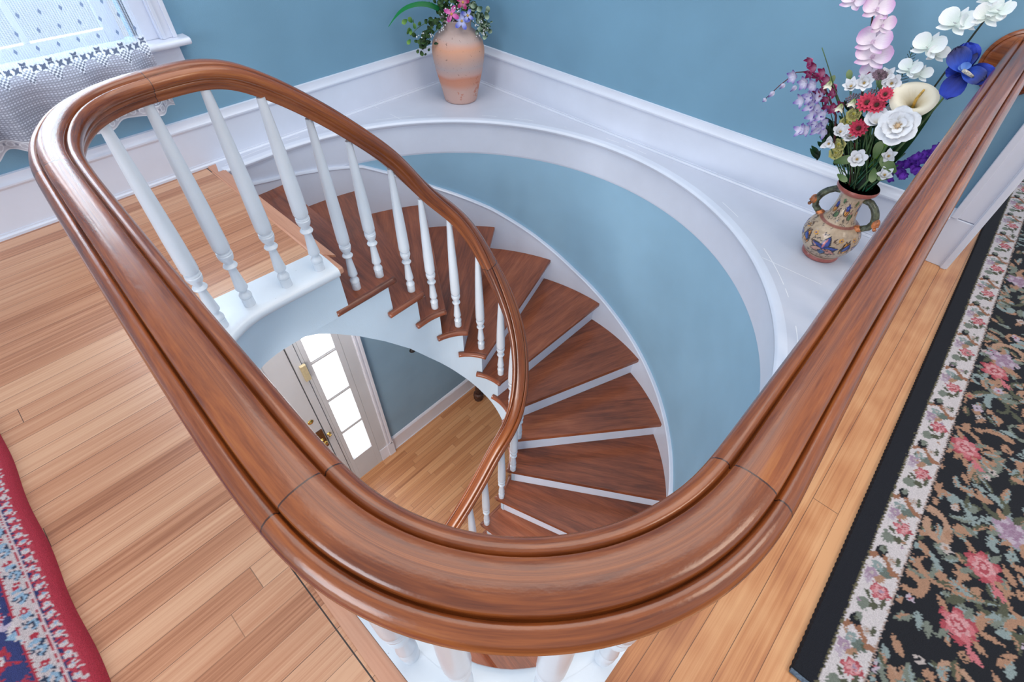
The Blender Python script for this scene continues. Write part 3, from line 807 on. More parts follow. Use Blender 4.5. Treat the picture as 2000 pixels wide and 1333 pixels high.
# borders
cv.rect(-1, 3, -.1, .0385, (22, 24, 36)); cv.rect(-1, 3, .0385, .0415, (120, 112, 84)); cv.rect(-1, 3, .0415, .098, (240, 230, 232)); cv.rect(-1, 3, .098, .1005, (196, 170, 160)); cv.rect(-1, 3, .1005, .104, BLK)
per = 0.162; x = 0.07 - 0.162
while x < 2.35:
    cv.rose(x, .077, .0185, (ROSE, PINK, PINK2), .4)
    cv.ell(x - .040, .060, .013, .010, .3, SAGE); cv.ell(x - .032, .076, .008, .008, 0, OLIVE)
    cv.flower(x + .028, .055, .012, 5, .2, MAUVE, CREAM); cv.flower(x + .012, .052, .009, 5, .2, MAUVE2, MAUVE)
    cv.leaf(x + .015, .062, .032, .006, .6, TAN); cv.ell(x + .045, .077, .015, .010, 1.0, (118, 130, 122)); cv.flower(x + .048, .060, .011, 4, .4, MINT, CREAM)
    for t in np.linspace(0, 1, 30):
        xx = x + .064 + .012 * math.sin(t * 5.2); yy = .046 + .048 * t
        cv.ell(xx, yy, .0055, .004, 0, (176, 122, 94))
    cv.ell(x + .085, .058, .014, .009, .2, BLK); cv.ell(x + .092, .060, .009, .006, .2, SAGE); cv.flower(x + .078, .079, .009, 4, .4, CREAM, TAN); cv.ell(x + .083, .088, .010, .004, 0, OLIVE)
    cv.leaf(x - .03, .086, .03, .004, .1, OLIVE); cv.leaf(x - .012, .055, .02, .004, 2.2, OLIVE)
    for q in range(6): cv.ell(x + rs.uniform(-.05, .1), rs.uniform(.045, .094), .004, .003, 0, rs.choice([OLIVE, SAGE, TAN, MAUVE]))
    x += per
tilt = 0.0205
def frug(x, e):
    e2 = e + (0.0007 * math.sin(x * 1900) * (1 if e < 0.004 else 0))
    X = 0.452 + x; Y = -0.2525 + tilt * x - e2
    return (X, Y, 0.011 if 0.001 < e < .515 and x > .001 else 0.001)
v, f, cols = cv.grid(frug)
rug = mesh('floral_rug', v, f, M_PILE, cols=cols)
tag(rug, 'black floral rug with a cream rose border, on the boards right of the handrail', 'rug')
k = NT('grey_rug_binding'); k.p(Base_Color=k.ramp(k.noise(k.obj(), 200.0, 2), [(0.3, (70, 84, 100)), (0.7, (104, 120, 138))]), Roughness=0.9)
MB().tube([(0.451, -0.2535, .004), (0.452, -0.40, .004), (0.452, -0.77, .004)], 0.0048, 8).build('binding', k.m, rug)
bpy.context.view_layer.update()

# ------------------------------------------------------------------ red oriental rug
cv = Canvas(0.0, 0.62, 0.0, 1.5, 0.0032, (176, 44, 66), 0.0018, 5)
RED = (186, 44, 64); NAVY = (42, 50, 104); LB = (150, 180, 206); CRM = (222, 206, 206); DK = (44, 56, 84)
cv.rect(.0, .018, -1, 2, RED)
cv.rect(.018, .0395, -1, 2, (196, 60, 78))
for y in np.arange(0.0, 1.5, .0225):
    cv.ell(.030, y, .0068, .0062, .3, CRM); cv.ell(.028, y + .002, .0026, .0026, 0, LB); cv.ell(.0225, y + .0115, .004, .0032, 0, CRM); cv.ell(.0355, y + .0115, .003, .003, 0, NAVY); cv.ell(.0262, y + .0115, .0018, .0018, 0, DK)
cv.rect(.0375, .0395, -1, 2, NAVY); cv.rect(.0395, .0435, -1, 2, (222, 196, 198)); cv.rect(.0435, .0455, -1, 2, RED)
cv.rect(.0455, .0745, -1, 2, (214, 196, 196))
for i, y in enumerate(np.arange(0.0, 1.5, .058)):
    cv.scroll(.060, y, .011, 1.2 if i % 2 else 4.2, DK, .0042, 1.4, 1 if i % 2 else -1); cv.scroll(.060, y, .011, 1.2 if i % 2 else 4.2, LB, .0026, 1.4, 1 if i % 2 else -1)
    cv.ell(.060, y + .022, .009, .005, .3, LB); cv.flower(.060, y + .034, .0075, 4, 0, RED, CRM); cv.ell(.052, y + .015, .003, .004, 0, DK); cv.ell(.069, y + .009, .003, .004, 0, DK)
cv.rect(.0745, .079, -1, 2, RED); cv.rect(.079, .082, -1, 2, NAVY)
cv.rect(.082, .7, -1, 2, (50, 58, 116))
for q in range(1500):
    x, y = rs.uniform(.087, .62), rs.uniform(0, 1.5)
    t = rs.random(); an = rs.uniform(0, 6.28)
    if t < .42: cv.leaf(x, y, rs.uniform(.02, .035), rs.uniform(.004, .008), an, rs.choice([CRM, (206, 186, 206), LB, CRM]), rs.choice([None, RED, LB]))
    elif t < .62: cv.scroll(x, y, rs.uniform(.014, .024), an, rs.choice([RED, (178, 50, 74)]), .0028, 1.2, rs.choice([-1, 1]))
    elif t < .8: cv.flower(x, y, rs.uniform(.008, .014), 6, an, rs.choice([LB, CRM, (200, 170, 190)]), RED, None)
    else: cv.ell(x, y, rs.uniform(.006, .012), rs.uniform(.004, .007), an, rs.choice([NAVY, RED, (40, 48, 96)]))
def rrug(e, y):
    yy = -0.18 + y
    X = -0.342 - 0.0075 * (1 - abs(yy - 0.95)) * 0.8 - e + 0.0022 * math.sin(yy * 23) * (1 if e < .02 else .4)
    z = 0.012 * (1 - math.exp(-e / 0.004)) + 0.001
    return (X, yy, z)
v, f, cols = cv.grid(rrug)
M_PILE2 = pattern_mat('red_rug_pile', 0.92, 420.0, 0.35, 0.8, 600.0)
rug2 = mesh('oriental_rug', v, f, M_PILE2, cols=cols)
tag(rug2, 'red oriental rug with a blue and cream border, on the floorboards left of the handrail', 'rug')

# ------------------------------------------------------------------ lace curtain
def lace_mat(name, attr=True):
    k = NT(name)
    if attr:
        at = k.n('ShaderNodeAttribute', attribute_name='pattern'); col = at.outputs['Color']; al = at.outputs['Alpha']
    else:
        S = k.sep(k.uv()); u, v_ = S[0], S[1]
        a = k.math('FRACT', k.math('DIVIDE', u, 0.0062)); b = k.math('FRACT', k.math('DIVIDE', v_, 0.0040))
        line = k.math('MAXIMUM', k.math('LESS_THAN', a, 0.34), k.math('LESS_THAN', b, 0.22))
        du = k.math('DIVIDE', u, 0.052); dv = k.math('DIVIDE', v_, 0.040)
        row = k.math('FLOOR', dv); du = k.math('ADD', du, k.math('MULTIPLY', k.math('MODULO', row, 2.0), 0.5))
        fx = k.math('ABSOLUTE', k.math('SUBTRACT', k.math('FRACT', du), 0.5)); fy = k.math('ABSOLUTE', k.math('SUBTRACT', k.math('FRACT', dv), 0.5))
        dia = k.math('LESS_THAN', k.math('ADD', k.math('MULTIPLY', fx, 12.0), k.math('MULTIPLY', fy, 5.0)), 1.0)
        col = k.mix(dia, (206, 218, 236), (120, 136, 164)); al = k.math('MAXIMUM', k.math('ADD', 0.22, k.math('MULTIPLY', line, 0.5)), dia)
    k.b.inputs['Roughness'].default_value = 0.9
    k.set(k.b.inputs['Base Color'], col); k.p(Specular_IOR_Level=0.1)
    tl = k.n('ShaderNodeBsdfTranslucent'); k.set(tl.inputs['Color'], col)
    tr = k.n('ShaderNodeBsdfTransparent')
    m1 = k.n('ShaderNodeMixShader'); m1.inputs[0].default_value = 0.4; k.t.links.new(k.b.outputs[0], m1.inputs[1]); k.t.links.new(tl.outputs[0], m1.inputs[2])
    m2 = k.n('ShaderNodeMixShader'); k.set(m2.inputs[0], al); k.t.links.new(tr.outputs[0], m2.inputs[1]); k.t.links.new(m1.outputs[0], m2.inputs[2])
    k.t.links.new(m2.outputs[0], k.out.inputs['Surface'])
    return k.m
M_SHEER = lace_mat('sheer_voile', False); M_LACE = lace_mat('crochet_lace', True)
curtain = thing('lace_curtain', 'white lace curtain with a crocheted band, hanging over the window', 'curtain', (0.2, 2.04, 0.26))
def cy(x, z):
    t = max(0.0, min(1.0, (0.46 - z) / 0.20))
    return 2.040 - 0.014 * t + (0.004 + 0.030 * t) * math.sin(x * 40 + 0.9 * math.sin(x * 13) + z * 3) + 0.006 * t * math.sin(x * 83)
nx, nz = 160, 14; v = []; uvs = []
for j in range(nz + 1):
    z = 0.462 + (1.25 - 0.462) * j / nz
    for i in range(nx + 1):
        x = -0.13 + (0.4955 + 0.13) * i / nx; v.append((x, cy(x, z), z)); uvs.append((x + 1, z))
f = [(j * (nx + 1) + i, j * (nx + 1) + i + 1, (j + 1) * (nx + 1) + i + 1, (j + 1) * (nx + 1) + i) for j in range(nz) for i in range(nx)]
mesh('sheer_panel', v, f, M_SHEER, curtain, uvs=uvs, smooth=True, loc=(0.2, 2.04, 0.46))
cv = Canvas(-0.13, 0.4960, 0.262, 0.480, 0.0017, (166, 168, 182), 0, 9)
cv.I[..., 3] = 0.90
a = np.mod(cv.X, 0.0085) / 0.0085; b = np.mod(cv.Y, 0.0062) / 0.0062
dash = (a < .62) & (b < .36)
cv.put(dash, (226, 229, 240), 1.0)
cv.put(cv.Y > 9, (150, 155, 170), 0.25)
bz = 0.4525
up = cv.Y > bz - 0.004
cv.put(up, (238, 243, 252), 0.42)
cv.put(up & (a < .3), (238, 243, 252), 0.8)
for i, x in enumerate(np.arange(-0.15, 0.52, 0.0635)):
    # triangle of open squares below the band
    tri = (abs(cv.X - x) < (cv.Y - (bz - 0.040)) * 0.62) & (cv.Y < bz + 0.006) & (cv.Y > bz - 0.040)
    cv.put(tri, (238, 241, 248), 1.0)
    chk = tri & ((np.floor(cv.X / .0055) + np.floor(cv.Y / .0055)) % 2 == 0)
    cv.put(chk, (120, 128, 146), 0.7)
    for dx, dz in ((-.021, 0), (.021, 0), (0, .010)):
        cv.ell(x + dx, bz + .003 + dz, .0125, .0115, 0, (240, 244, 250))
    for dx, dz in ((-.021, 0), (.021, 0), (0, .010)):
        for q in range(4):
            an = math.pi / 4 + q * math.pi / 2
            cv.leaf(x + dx, bz + .003 + dz, .0120, .0034, an, (104, 114, 136))
cv.put((cv.Y > bz + .012) & (cv.Y < bz + .0135) & (np.mod(cv.X, .004) < .002), (240, 244, 250), 1.0)
hem = cv.Y < 0.292
cv.put(hem, (206, 204, 212), 0.97)
for x in np.arange(-0.13, 0.5, 0.026):
    cv.ring(x, 0.279, .0078, .0013, (236, 236, 242)); cv.ell(x + .013, .281, .003, .0045, 0, (150, 152, 166))
cv.put((cv.Y < 0.2935) & (cv.Y > 0.2905), (238, 240, 246), 1.0); cv.put(cv.Y < 0.2655, (232, 232, 238), 1.0)
def cpt(x, z): return (x, cy(x, z) - 0.001, z + 0.0028 * math.sin(x * 46) * max(0, (0.32 - z) / 0.06))
v, f, cols = cv.grid(cpt)
mesh('lace_panel', v, f, M_LACE, curtain, cols=cols, smooth=True, loc=(0.2, 2.04, 0.26))
MB().tube([(-0.16, 2.05, 1.25), (0.52, 2.05, 1.25)], 0.006, 8).build('curtain_rod', M_WHITE, curtain, loc=(0.2, 2.05, 1.25))

# ------------------------------------------------------------------ lower hall
low = MB().prism([[(-2.6, 2.14), (-2.6, -2.0), (2.0, -2.0), (2.0, 2.14)]], ZLOW - 0.06, ZLOW)
struct(fixnormals(low.build('floor_lower', M_LOWFLOOR)))
mb = MB(); YH = 2.124
mb.box(0.905, WX + 0.08, YH, YH + 0.10, ZLOW, -0.12).box(-2.6, -0.36, YH, YH + 0.10, ZLOW, -0.12).box(-0.36, 0.905, YH, YH + 0.1, -0.62, -0.12)
struct(mb.build('wall_front_lower', M_HALL))
struct(MB().box(WX, WX + 0.08, -2.0, YH, ZLOW, -0.12).build('wall_right_lower', M_HALL))
lb = [(0, 0), (0.016, 0), (0.016, 0.006), (0.012, 0.010), (0.012, 0.145), (0.014, 0.150), (0.012, 0.163), (0.007, 0.172), (0, 0.174)]
baseboard('baseboard_lower', [(WX, YH), (1.4, YH), (0.913, YH)], M_HALLBASE, ZLOW, lb)
# front door unit
door = thing('door_1', 'white front door of the lower hall', 'door', (0.1, YH, ZLOW), kind='structure')
mb = MB().box(-0.25, 0.473, 2.110, 2.14, ZLOW + 0.006, -0.66)
mb.box(-0.25, 0.328, 2.104, 2.111, -2.52, -0.8)
mb.build('door_leaf', M_HALLW, door, bevel=0.0015, loc=(0.1, YH, ZLOW))
mb = MB().box(0.479, 0.523, 2.098, 2.15, ZLOW, -0.62).box(0.5275, 0.546, 2.106, 2.15, ZLOW, -0.62)
mb.box(0.783, 0.858, 2.104, 2.15, ZLOW, -0.62)
mb.box(-0.36, -0.26, 2.10, 2.15, ZLOW, -0.62).box(0.465, 0.575, 2.142, 2.155, ZLOW, -0.62).box(-0.28, -0.245, 2.142, 2.155, ZLOW, -0.62).box(0.765, 0.80, 2.142, 2.155, ZLOW, -0.62)
mb.build('door_frame', M_HALLW, door, bevel=0.0015, loc=(0.1, YH, ZLOW))
mb = MB().box(0.858, 0.903, 2.100, 2.15, -2.53, -0.62).box(0.862, 0.876, 2.092, 2.101, -2.53, -0.62).box(0.886, 0.905, 2.090, 2.101, -2.53, -0.62)
mb.box(0.785, 0.858, 2.098, 2.12, ZLOW, -2.53).box(0.856, 0.911, 2.090, 2.15, ZLOW, -2.515)
mb.build('door_casing', M_HALLBASE, door, bevel=0.0015, loc=(0.1, YH, ZLOW))
k = NT('polished_brass'); k.p(Base_Color=k.ramp(k.noise(k.obj(), 30.0, 2), [(0.3, (196, 150, 70)), (0.7, (226, 190, 110))]), Metallic=1.0, Roughness=0.22); M_BRASS = k.m
k = NT('dark_brass_plate'); k.p(Base_Color=k.ramp(k.noise(k.obj(), 60.0, 2), [(0.3, (76, 46, 28)), (0.7, (110, 70, 40))]), Metallic=0.3, Roughness=0.35); M_PLATE = k.m
lt = MB().box(0.405, 0.467, 2.102, 2.111, -2.045, -1.845); plate = lt.build('lock_plate', M_PLATE, door, bevel=0.001, loc=(0.43, 2.11, -1.94))
def ymesh(prof, c, n=20):
    v = []; f = []
    for r, h in prof:
        for k_ in range(n): a = 2 * math.pi * k_ / n; v.append((c[0] + r * math.cos(a), c[1] - h, c[2] + r * math.sin(a)))
    for i in range(len(prof) - 1):
        for k_ in range(n): f.append((i * n + k_, i * n + (k_ + 1) % n, (i + 1) * n + (k_ + 1) % n, (i + 1) * n + k_))
    f.append(tuple(range((len(prof) - 1) * n, len(prof) * n)))
    return v, f
kn = [(0.016, 0), (0.016, .004), (0.006, .006), (0.006, .022), (0.017, .030), (0.020, .038), (0.016, .046), (0.006, .050), (0.001, .05)]
for c in ((0.440, 2.102, -1.945), ):
    v, f = ymesh(kn, c); fixnormals(mesh('door_knob', v, f, M_BRASS, door, smooth=True, loc=c))
v, f = ymesh([(0.020, 0), (0.020, .003), (0.016, .006), (0.010, .007), (0.008, .012), (0.001, .012)], (0.4265, 2.110, -1.722)); fixnormals(mesh('deadbolt', v, f, M_BRASS, door, smooth=True, loc=(0.4265, 2.11, -1.722)))
v, f = ymesh([(0.015, 0), (0.015, .003), (0.005, .006), (0.004, .014), (0.012, .02), (0.001, .026)], (0.494, 2.098, -1.925)); fixnormals(mesh('strike_knob', v, f, M_BRASS, door, smooth=True, loc=(0.494, 2.1, -1.925)))
k = NT('aged_ivory_plastic'); k.p(Base_Color=k.ramp(k.noise(k.obj(), 40.0, 2), [(0.3, (176, 160, 124)), (0.7, (194, 178, 142))]), Roughness=0.5)
tag(MB().box(0.503, 0.538, 2.078, 2.098, -1.345, -1.215).build('door_sensor', k.m, None, bevel=0.002, loc=(0.52, 2.098, -1.28)), 'small beige plastic box fixed on the frame beside the front door', 'sensor')
side = thing('window_2', 'tall four pane sidelight beside the front door', 'window', (0.66, YH, ZLOW), kind='structure')
mb = MB(); g0, g1 = 0.577, 0.741
mb.box(0.5465, g0, 2.104, 2.14, ZLOW, -0.62).box(g1, 0.7815, 2.104, 2.14, ZLOW, -0.62).box(g0, g1, 2.104, 2.14, ZLOW, -2.398)
mb.box(g0, g1, 2.104, 2.14, -0.70, -0.62)
for zz in (-1.262, -1.643, -2.024): mb.box(g0, g1, 2.106, 2.138, zz - 0.014, zz + 0.014)
for zz in (-1.262, -1.643, -2.024): mb.box(g0, g1, 2.1045, 2.108, zz - 0.005, zz + 0.005)
mb.build('window_frame', M_HALLW, side, bevel=0.0012, loc=(0.66, YH, ZLOW))
k = NT('frosted_sidelight_glass'); k.p(Base_Color=(0.97, 0.98, 1.0, 1), Roughness=0.35, Transmission_Weight=0.9, IOR=1.2)
tl = k.n('ShaderNodeBsdfTranslucent'); tl.inputs[0].default_value = (0.97, 0.98, 1, 1)
tr = k.n('ShaderNodeBsdfTransparent'); mx = k.n('ShaderNodeMixShader'); mx.inputs[0].default_value = 0.6
k.t.links.new(tr.outputs[0], mx.inputs[1]); k.t.links.new(tl.outputs[0], mx.inputs[2]); k.t.links.new(mx.outputs[0], k.out.inputs['Surface'])
for z0, z1 in ((-2.398, -2.035), (-2.013, -1.654), (-1.632, -1.273), (-1.251, -0.70)):
    MB().box(g0, g1, 2.121, 2.124, z0, z1).build('pane', k.m, side, loc=(0.66, 2.12, z0))

k = NT('dark_iron_fixture'); k.p(Base_Color=k.ramp(k.noise(k.obj(), 40.0, 2), [(0.3, (26, 20, 18)), (0.7, (52, 40, 34))]), Roughness=0.5)
tag(MB().lathe([(.010, 0), (.022, .01), (.014, .022), (.006, .04)], 10, (1.252, 2.095, -1.70)).build('wall_fixture', k.m, None, smooth=True, loc=(1.252, 2.095, -1.70)), 'tiny dark fixture on the lower hall wall just under the stair string', 'wall fixture')
# dark carved pedestal in the lower corner
k = NT('dark_carved_walnut'); k.p(Base_Color=k.ramp(k.noise(k.obj(), 18.0, 4), [(0.35, (40, 22, 16)), (0.7, (92, 54, 38))]), Roughness=0.45); k.bump(k.noise(k.obj(), 60.0, 3), 0.8, 0.01)
ped = thing('carved_pedestal', 'dark carved wooden pedestal foot on the lower hall floor in the far corner', 'pedestal', (1.765, 1.985, ZLOW))
MB().lathe([(.040, 0), (.044, .02), (.040, .035), (.046, .05), (.044, .075), (.034, .085), (.030, .09)], 10, (1.765, 1.985, ZLOW)).build('foot', k.m, ped, loc=(1.765, 1.985, ZLOW))
MB().lathe([(.030, .09), (.024, .11), (.028, .14), (.018, .2), (.016, .45), (.02, .5)], 12, (1.765, 1.985, ZLOW)).build('shaft', k.m, ped, loc=(1.765, 1.985, ZLOW + .09), smooth=True)

# ------------------------------------------------------------------ vases
V1 = Vector((1.672, 1.888, 0.005)); V2 = Vector((1.665, 0.148, 0.005))
k = NT('speckled_terracotta'); P = k.obj(); S = k.sep(P); zz = k.math('DIVIDE', S[2], U)
wv = k.noise(k.comb(k.math('MULTIPLY', S[0], 2.0), k.math('MULTIPLY', S[1], 2.0), k.math('MULTIPLY', S[2], 5.0)), 1.0, 2)
t = k.math('ADD', zz, k.math('MULTIPLY', k.math('SUBTRACT', wv, 0.5), 0.09))
t = k.math('ADD', t, k.math('MULTIPLY', S[0], 0.05))
c = k.ramp(k.math('DIVIDE', t, 0.345), [(0.02, (204, 168, 158)), (0.18, (200, 162, 150)), (0.25, (204, 142, 118)), (0.33, (204, 136, 110)), (0.38, (204, 162, 150)), (0.46, (186, 166, 164)), (0.56, (208, 162, 142)), (0.66, (216, 158, 130)), (0.73, (206, 164, 150)), (0.78, (192, 168, 162)), (0.95, (184, 162, 156))])
sp = k.math('GREATER_THAN', k.noise(P, 75.0, 2), 0.70); c = k.mix(k.math('MULTIPLY', sp, 0.65), c, (104, 76, 66))
bl = k.math('MULTIPLY', k.math('GREATER_THAN', k.noise(P, 11.0, 4, 0.7), 0.60), k.math('LESS_THAN', zz, 0.125)); c = k.mix(k.math('MULTIPLY', bl, 0.55), c, (186, 96, 62))
k.p(Base_Color=c, Roughness=0.75); k.bump(k.noise(P, 90.0, 3), 0.35, 0.004)
M_TERRA = k.m
pv = [(.0, 0), (.072, 0), (.077, .003), (.080, .010), (.086, .040), (.098, .090), (.109, .135), (.1165, .175), (.1195, .205), (.1190, .225), (.113, .252), (.100, .275), (.083, .291), (.070, .299), (.0645, .304), (.0625, .311), (.0630, .322), (.0665, .333), (.0715, .340), (.0715, .344), (.067, .3455), (.060, .340), (.055, .32), (.056, .30), (.08, .27), (.09, .2), (.07, .05), (.0, .03)]
pot = MB().lathe(pv, 56, V1).build('terracotta_vase', M_TERRA, None, smooth=True, loc=V1)
tag(pot, 'tall speckled terracotta vase standing in the corner of the white ledge', 'vase')

# painted two-handled vase
prof2 = [(.0, 0), (.050, 0), (.0545, .003), (.0555, .009), (.053, .014), (.0515, .016), (.060, .026), (.071, .042), (.079, .062), (.0815, .080), (.079, .098), (.0715, .114), (.060, .126), (.048, .134), (.0415, .140), (.0385, .150), (.0355, .165), (.0335, .182), (.033, .198), (.0345, .212), (.0385, .222), (.0425, .227), (.050, .231), (.0560, .237), (.0572, .243), (.0555, .248), (.050, .248), (.044, .240), (.034, .222), (.028, .2), (.028, .15), (.06, .1), (.04, .03), (.0, .02)]
def resample(pr, step):
    out = [pr[0]]
    for a, b in zip(pr, pr[1:]):
        n_ = max(1, int(math.dist(a, b) / step))
        for i in range(1, n_ + 1): out.append((a[0] + (b[0] - a[0]) * i / n_, a[1] + (b[1] - a[1]) * i / n_))
    return out
rp = resample(prof2[:26], 0.0022); NT2 = 256
hgt = np.array([h for _, h in rp]); al = np.array([0.0] + list(np.cumsum([math.dist(a, b) for a, b in zip(rp, rp[1:])])))
class VC(Canvas):
    pass
vc = VC(0, 1, 0, 1, 1, (0, 0, 0))
TH = np.linspace(0, 2 * math.pi, NT2, endpoint=False); vc.gx = TH; vc.gy = al
vc.X, vc.Y = np.meshgrid(TH * 0.075, al); vc.nx, vc.ny = NT2, len(rp); vc.I = np.zeros(vc.X.shape + (4,)); vc.I[...] = lin((192, 168, 142))
HH = np.repeat(hgt[:, None], NT2, 1)
per_ = 2 * math.pi * .075
inkc = (38, 32, 40)
def h2s(h, body=True): 
    i = int(np.argmin(abs(hgt - h) + (0 if True else 0))); return al[i]
r3 = random.Random(8)
def petal(x, y, L, W, an, c1, c2):
    L *= 1.15; W *= 1.35; vc.leaf(x, y, L * 1.12, W * 1.4, an, inkc); vc.leaf(x + .001 * math.cos(an), y + .001 * math.sin(an), L, W, an, c1, c2)
nb = 4
face_th = math.atan2(-V2.y, -V2.x) % (2 * math.pi)
for i in range(nb):
    x = ((face_th + i * 2 * math.pi / nb) % (2 * math.pi)) * .075
    y = h2s(.062)
    for an, L, cc in ((1.45, .040, ((30, 62, 150), (196, 112, 112))), (.35, .034, ((26, 52, 134), (40, 80, 170))), (2.7, .034, ((32, 62, 146), (196, 150, 130))), (-.25, .034, ((204, 150, 132), (196, 120, 110))), (3.5, .030, ((200, 150, 130), (190, 130, 116))), (-1.5, .018, ((60, 100, 150), None))):
        petal(x, y, L, .0068, an, cc[0], cc[1])
    for sx in (-1, 1):
        xx = x + sx * .052
        petal(xx, y - .008, .040, .007, 1.57 - sx * .25, (196, 130, 56), (222, 170, 90)); petal(xx + sx * .012, y + .004, .026, .005, 1.57 + sx * .5, (36, 66, 146), (70, 110, 180)); vc.scroll(x + sx * .03, y + .036, .010, 1 + sx, inkc, .0011, 1.4, sx); vc.scroll(x + sx * .018, y - .024, .012, 2 + sx, (90, 70, 60), .0012, 1.4, -sx)
        vc.flower(xx - sx * .014, y + .042, .008, 5, 0, (206, 150, 60), (40, 70, 150))
    vc.flower(x - .012, y + .048, .0075, 4, .3, (216, 190, 176), inkc)
for i in range(6):
    x = (i + .3) / 6 * per_
    y = h2s(.170)
    petal(x, y - .010, .030, .009, 1.57, (200, 130, 50), (224, 160, 80)); vc.flower(x, y + .018, .013, 5, .4, (30, 56, 140), (70, 100, 180)); petal(x + .035, y - .02, .024, .008, 1.9, (92, 124, 84), None)
    vc.flower(x + .036, y + .036, .010, 5, 0, (98, 134, 92), None); vc.flower(x + .03, y + .004, .006, 4, 0, (206, 150, 140), inkc)
    for q in range(5): vc.scroll(x + r3.uniform(-.03, .04), y + r3.uniform(-.03, .04), .007, r3.uniform(0, 6), inkc, .0011, 1.2, 1)
for q in range(230):
    x = r3.uniform(0, per_); y = r3.uniform(h2s(.02), h2s(.215)); vc.scroll(x, y, r3.uniform(.004, .009), r3.uniform(0, 6), r3.choice([inkc, (100, 72, 56)]), .0012, 1.1, r3.choice([1, -1]))
vc.put((HH < .016) & (vc.Y < h2s(.018)), (176, 96, 88)); vc.put((vc.Y > h2s(.019)) & (vc.Y < h2s(.024)), (70, 52, 50)); vc.put((vc.Y > h2s(.1285)) & (vc.Y < h2s(.136)), (154, 96, 84))
vc.put(vc.Y > h2s(.229), (170, 90, 78))
v = []; f = []
for (r, h) in rp:
    for th in TH: v.append((V2.x + r * math.cos(th), V2.y + r * math.sin(th), V2.z + h))
nr = len(rp)
for i in range(nr - 1):
    for j in range(NT2): f.append((i * NT2 + j, i * NT2 + (j + 1) % NT2, (i + 1) * NT2 + (j + 1) % NT2, (i + 1) * NT2 + j))
M_MAJ = pattern_mat('painted_majolica', 0.35, 80.0, 0.30, 0.15, 120.0, 0.0, 0.4)
vase2 = thing('painted_vase', 'small two-handled vase painted with blue and orange flowers on the ledge beside the rail', 'vase', V2)
mesh('body', v, f, M_MAJ, vase2, smooth=True, cols=vc.I.reshape(-1, 4), loc=V2)
MB().lathe(prof2[25:], 40, V2).build('lining', simple('dark_vase_inside', (70, 44, 38), 0.8), vase2, smooth=True, loc=V2)
MH = simple('handle_scales_glaze', (70, 74, 56), 0.4, 0.45, 60.0, 0.8, 120.0, 0.4); MF = simple('handle_mask_glaze', (170, 100, 56), 0.4, 0.4, 50.0, 0.8, 90.0, 0.4)
for sgn in (1, -1):
    pts = []
    for t in np.linspace(0, 1, 14):
        hx = np.interp(t, [0, .15, .33, .5, .68, .85, 1], [.034, .052, .070, .082, .087, .081, .064]); h = np.interp(t, [0, .15, .33, .5, .68, .85, 1], [.216, .214, .200, .182, .160, .142, .130]); rr = float(hx); h = float(h)
        pts.append((V2.x + .006 * sgn, V2.y + sgn * rr, V2.z + h))
    hd = MB().tube(pts, [.0105 - .002 * abs(t - .5) for t in np.linspace(0, 1, 14)], 10)
    ho = hd.build('handle', MH, vase2, smooth=True, loc=V2)
    p = pts[9]
    fm = MB().ball((p[0] - .004, p[1] + sgn * .006, p[2] + .004), .0125, 12, 8, (.8, .9, 1.25)).ball((p[0] - .010, p[1] + sgn * .014, p[2] + .002), .004, 8, 6).ball((p[0] - .008, p[1] + sgn * .012, p[2] - .012), .0055, 8, 6).ball((p[0] - .009, p[1] + sgn * .010, p[2] + .012), .004, 8, 6)
    fm.ball((pts[13][0], pts[13][1] - sgn * .006, pts[13][2] - .002), .014, 10, 6, (1, 1.1, .7))
    fm.build('mask', MF, ho, smooth=True, loc=V2)

# ------------------------------------------------------------------ flowers
def two(name, c1, c2, rough=0.6, p=0.5):
    """petal colour running from the centre (v = 0) to the rim (v = 1) as on dyed silk petals"""
    k = NT(name); S = k.sep(k.uv()); nz = k.noise(k.comb(k.math('MULTIPLY', S[0], 26.0), k.math('MULTIPLY', S[1], 2.5), 0), 1.0, 3)
    t = k.math('ADD', S[1], k.math('MULTIPLY', k.math('SUBTRACT', nz, 0.5), 0.35))
    c = k.ramp(t, [(p - 0.3, c1), (min(1.0, p + 0.35), c2)])
    k.p(Base_Color=c, Roughness=rough, Specular_IOR_Level=0.25); k.bump(nz, 0.25, 0.004)
    return k.m
M_ORCHP = two('pink_orchid_petal', (236, 222, 234), (206, 158, 208), 0.6, 0.78)
M_ORCHW = two('white_orchid_petal', (222, 232, 226), (236, 240, 244))
M_MAG = two('magnolia_petal', (214, 206, 190), (236, 238, 244), 0.55, 0.25)
M_IRIS = two('iris_petal', (12, 22, 92), (34, 60, 172), 0.5, 0.45)
M_IRISD = two('iris_streaked_petal', (50, 84, 190), (60, 60, 96), 0.6, 0.6)
M_CALLA = two('calla_spathe', (206, 192, 160), (232, 224, 204), 0.5, 0.4)
M_REDD = two('red_daisy_petal', (120, 20, 44), (206, 66, 92), 0.6, 0.4)
M_YEL = two('yellow_petal', (226, 216, 110), (244, 238, 168), 0.7)
M_LAV = two('lavender_petal', (226, 222, 240), (104, 70, 170), 0.6, 0.6)
M_MAGENTA = two('magenta_petal', (206, 150, 176), (150, 32, 92), 0.6, 0.3)
M_PURP = two('purple_floret', (116, 60, 190), (66, 22, 130), 0.6)
M_YARROW = simple('dried_yarrow', (112, 92, 104), 0.9, 0.35, 60, 0.5, 120)
M_GREEN = simple('stem_green', (74, 104, 62), 0.5, 0.25, 20)
M_DKGREEN = two('dark_blade_leaf', (14, 34, 20), (28, 66, 34), 0.4)
M_LEAF = two('sage_leaf', (84, 112, 66), (128, 146, 104), 0.6)
M_IVY = two('ivy_leaf', (30, 52, 30), (66, 96, 50), 0.5)
M_VARIE = two('variegated_leaf', (44, 70, 50), (168, 188, 164), 0.6, 0.6)
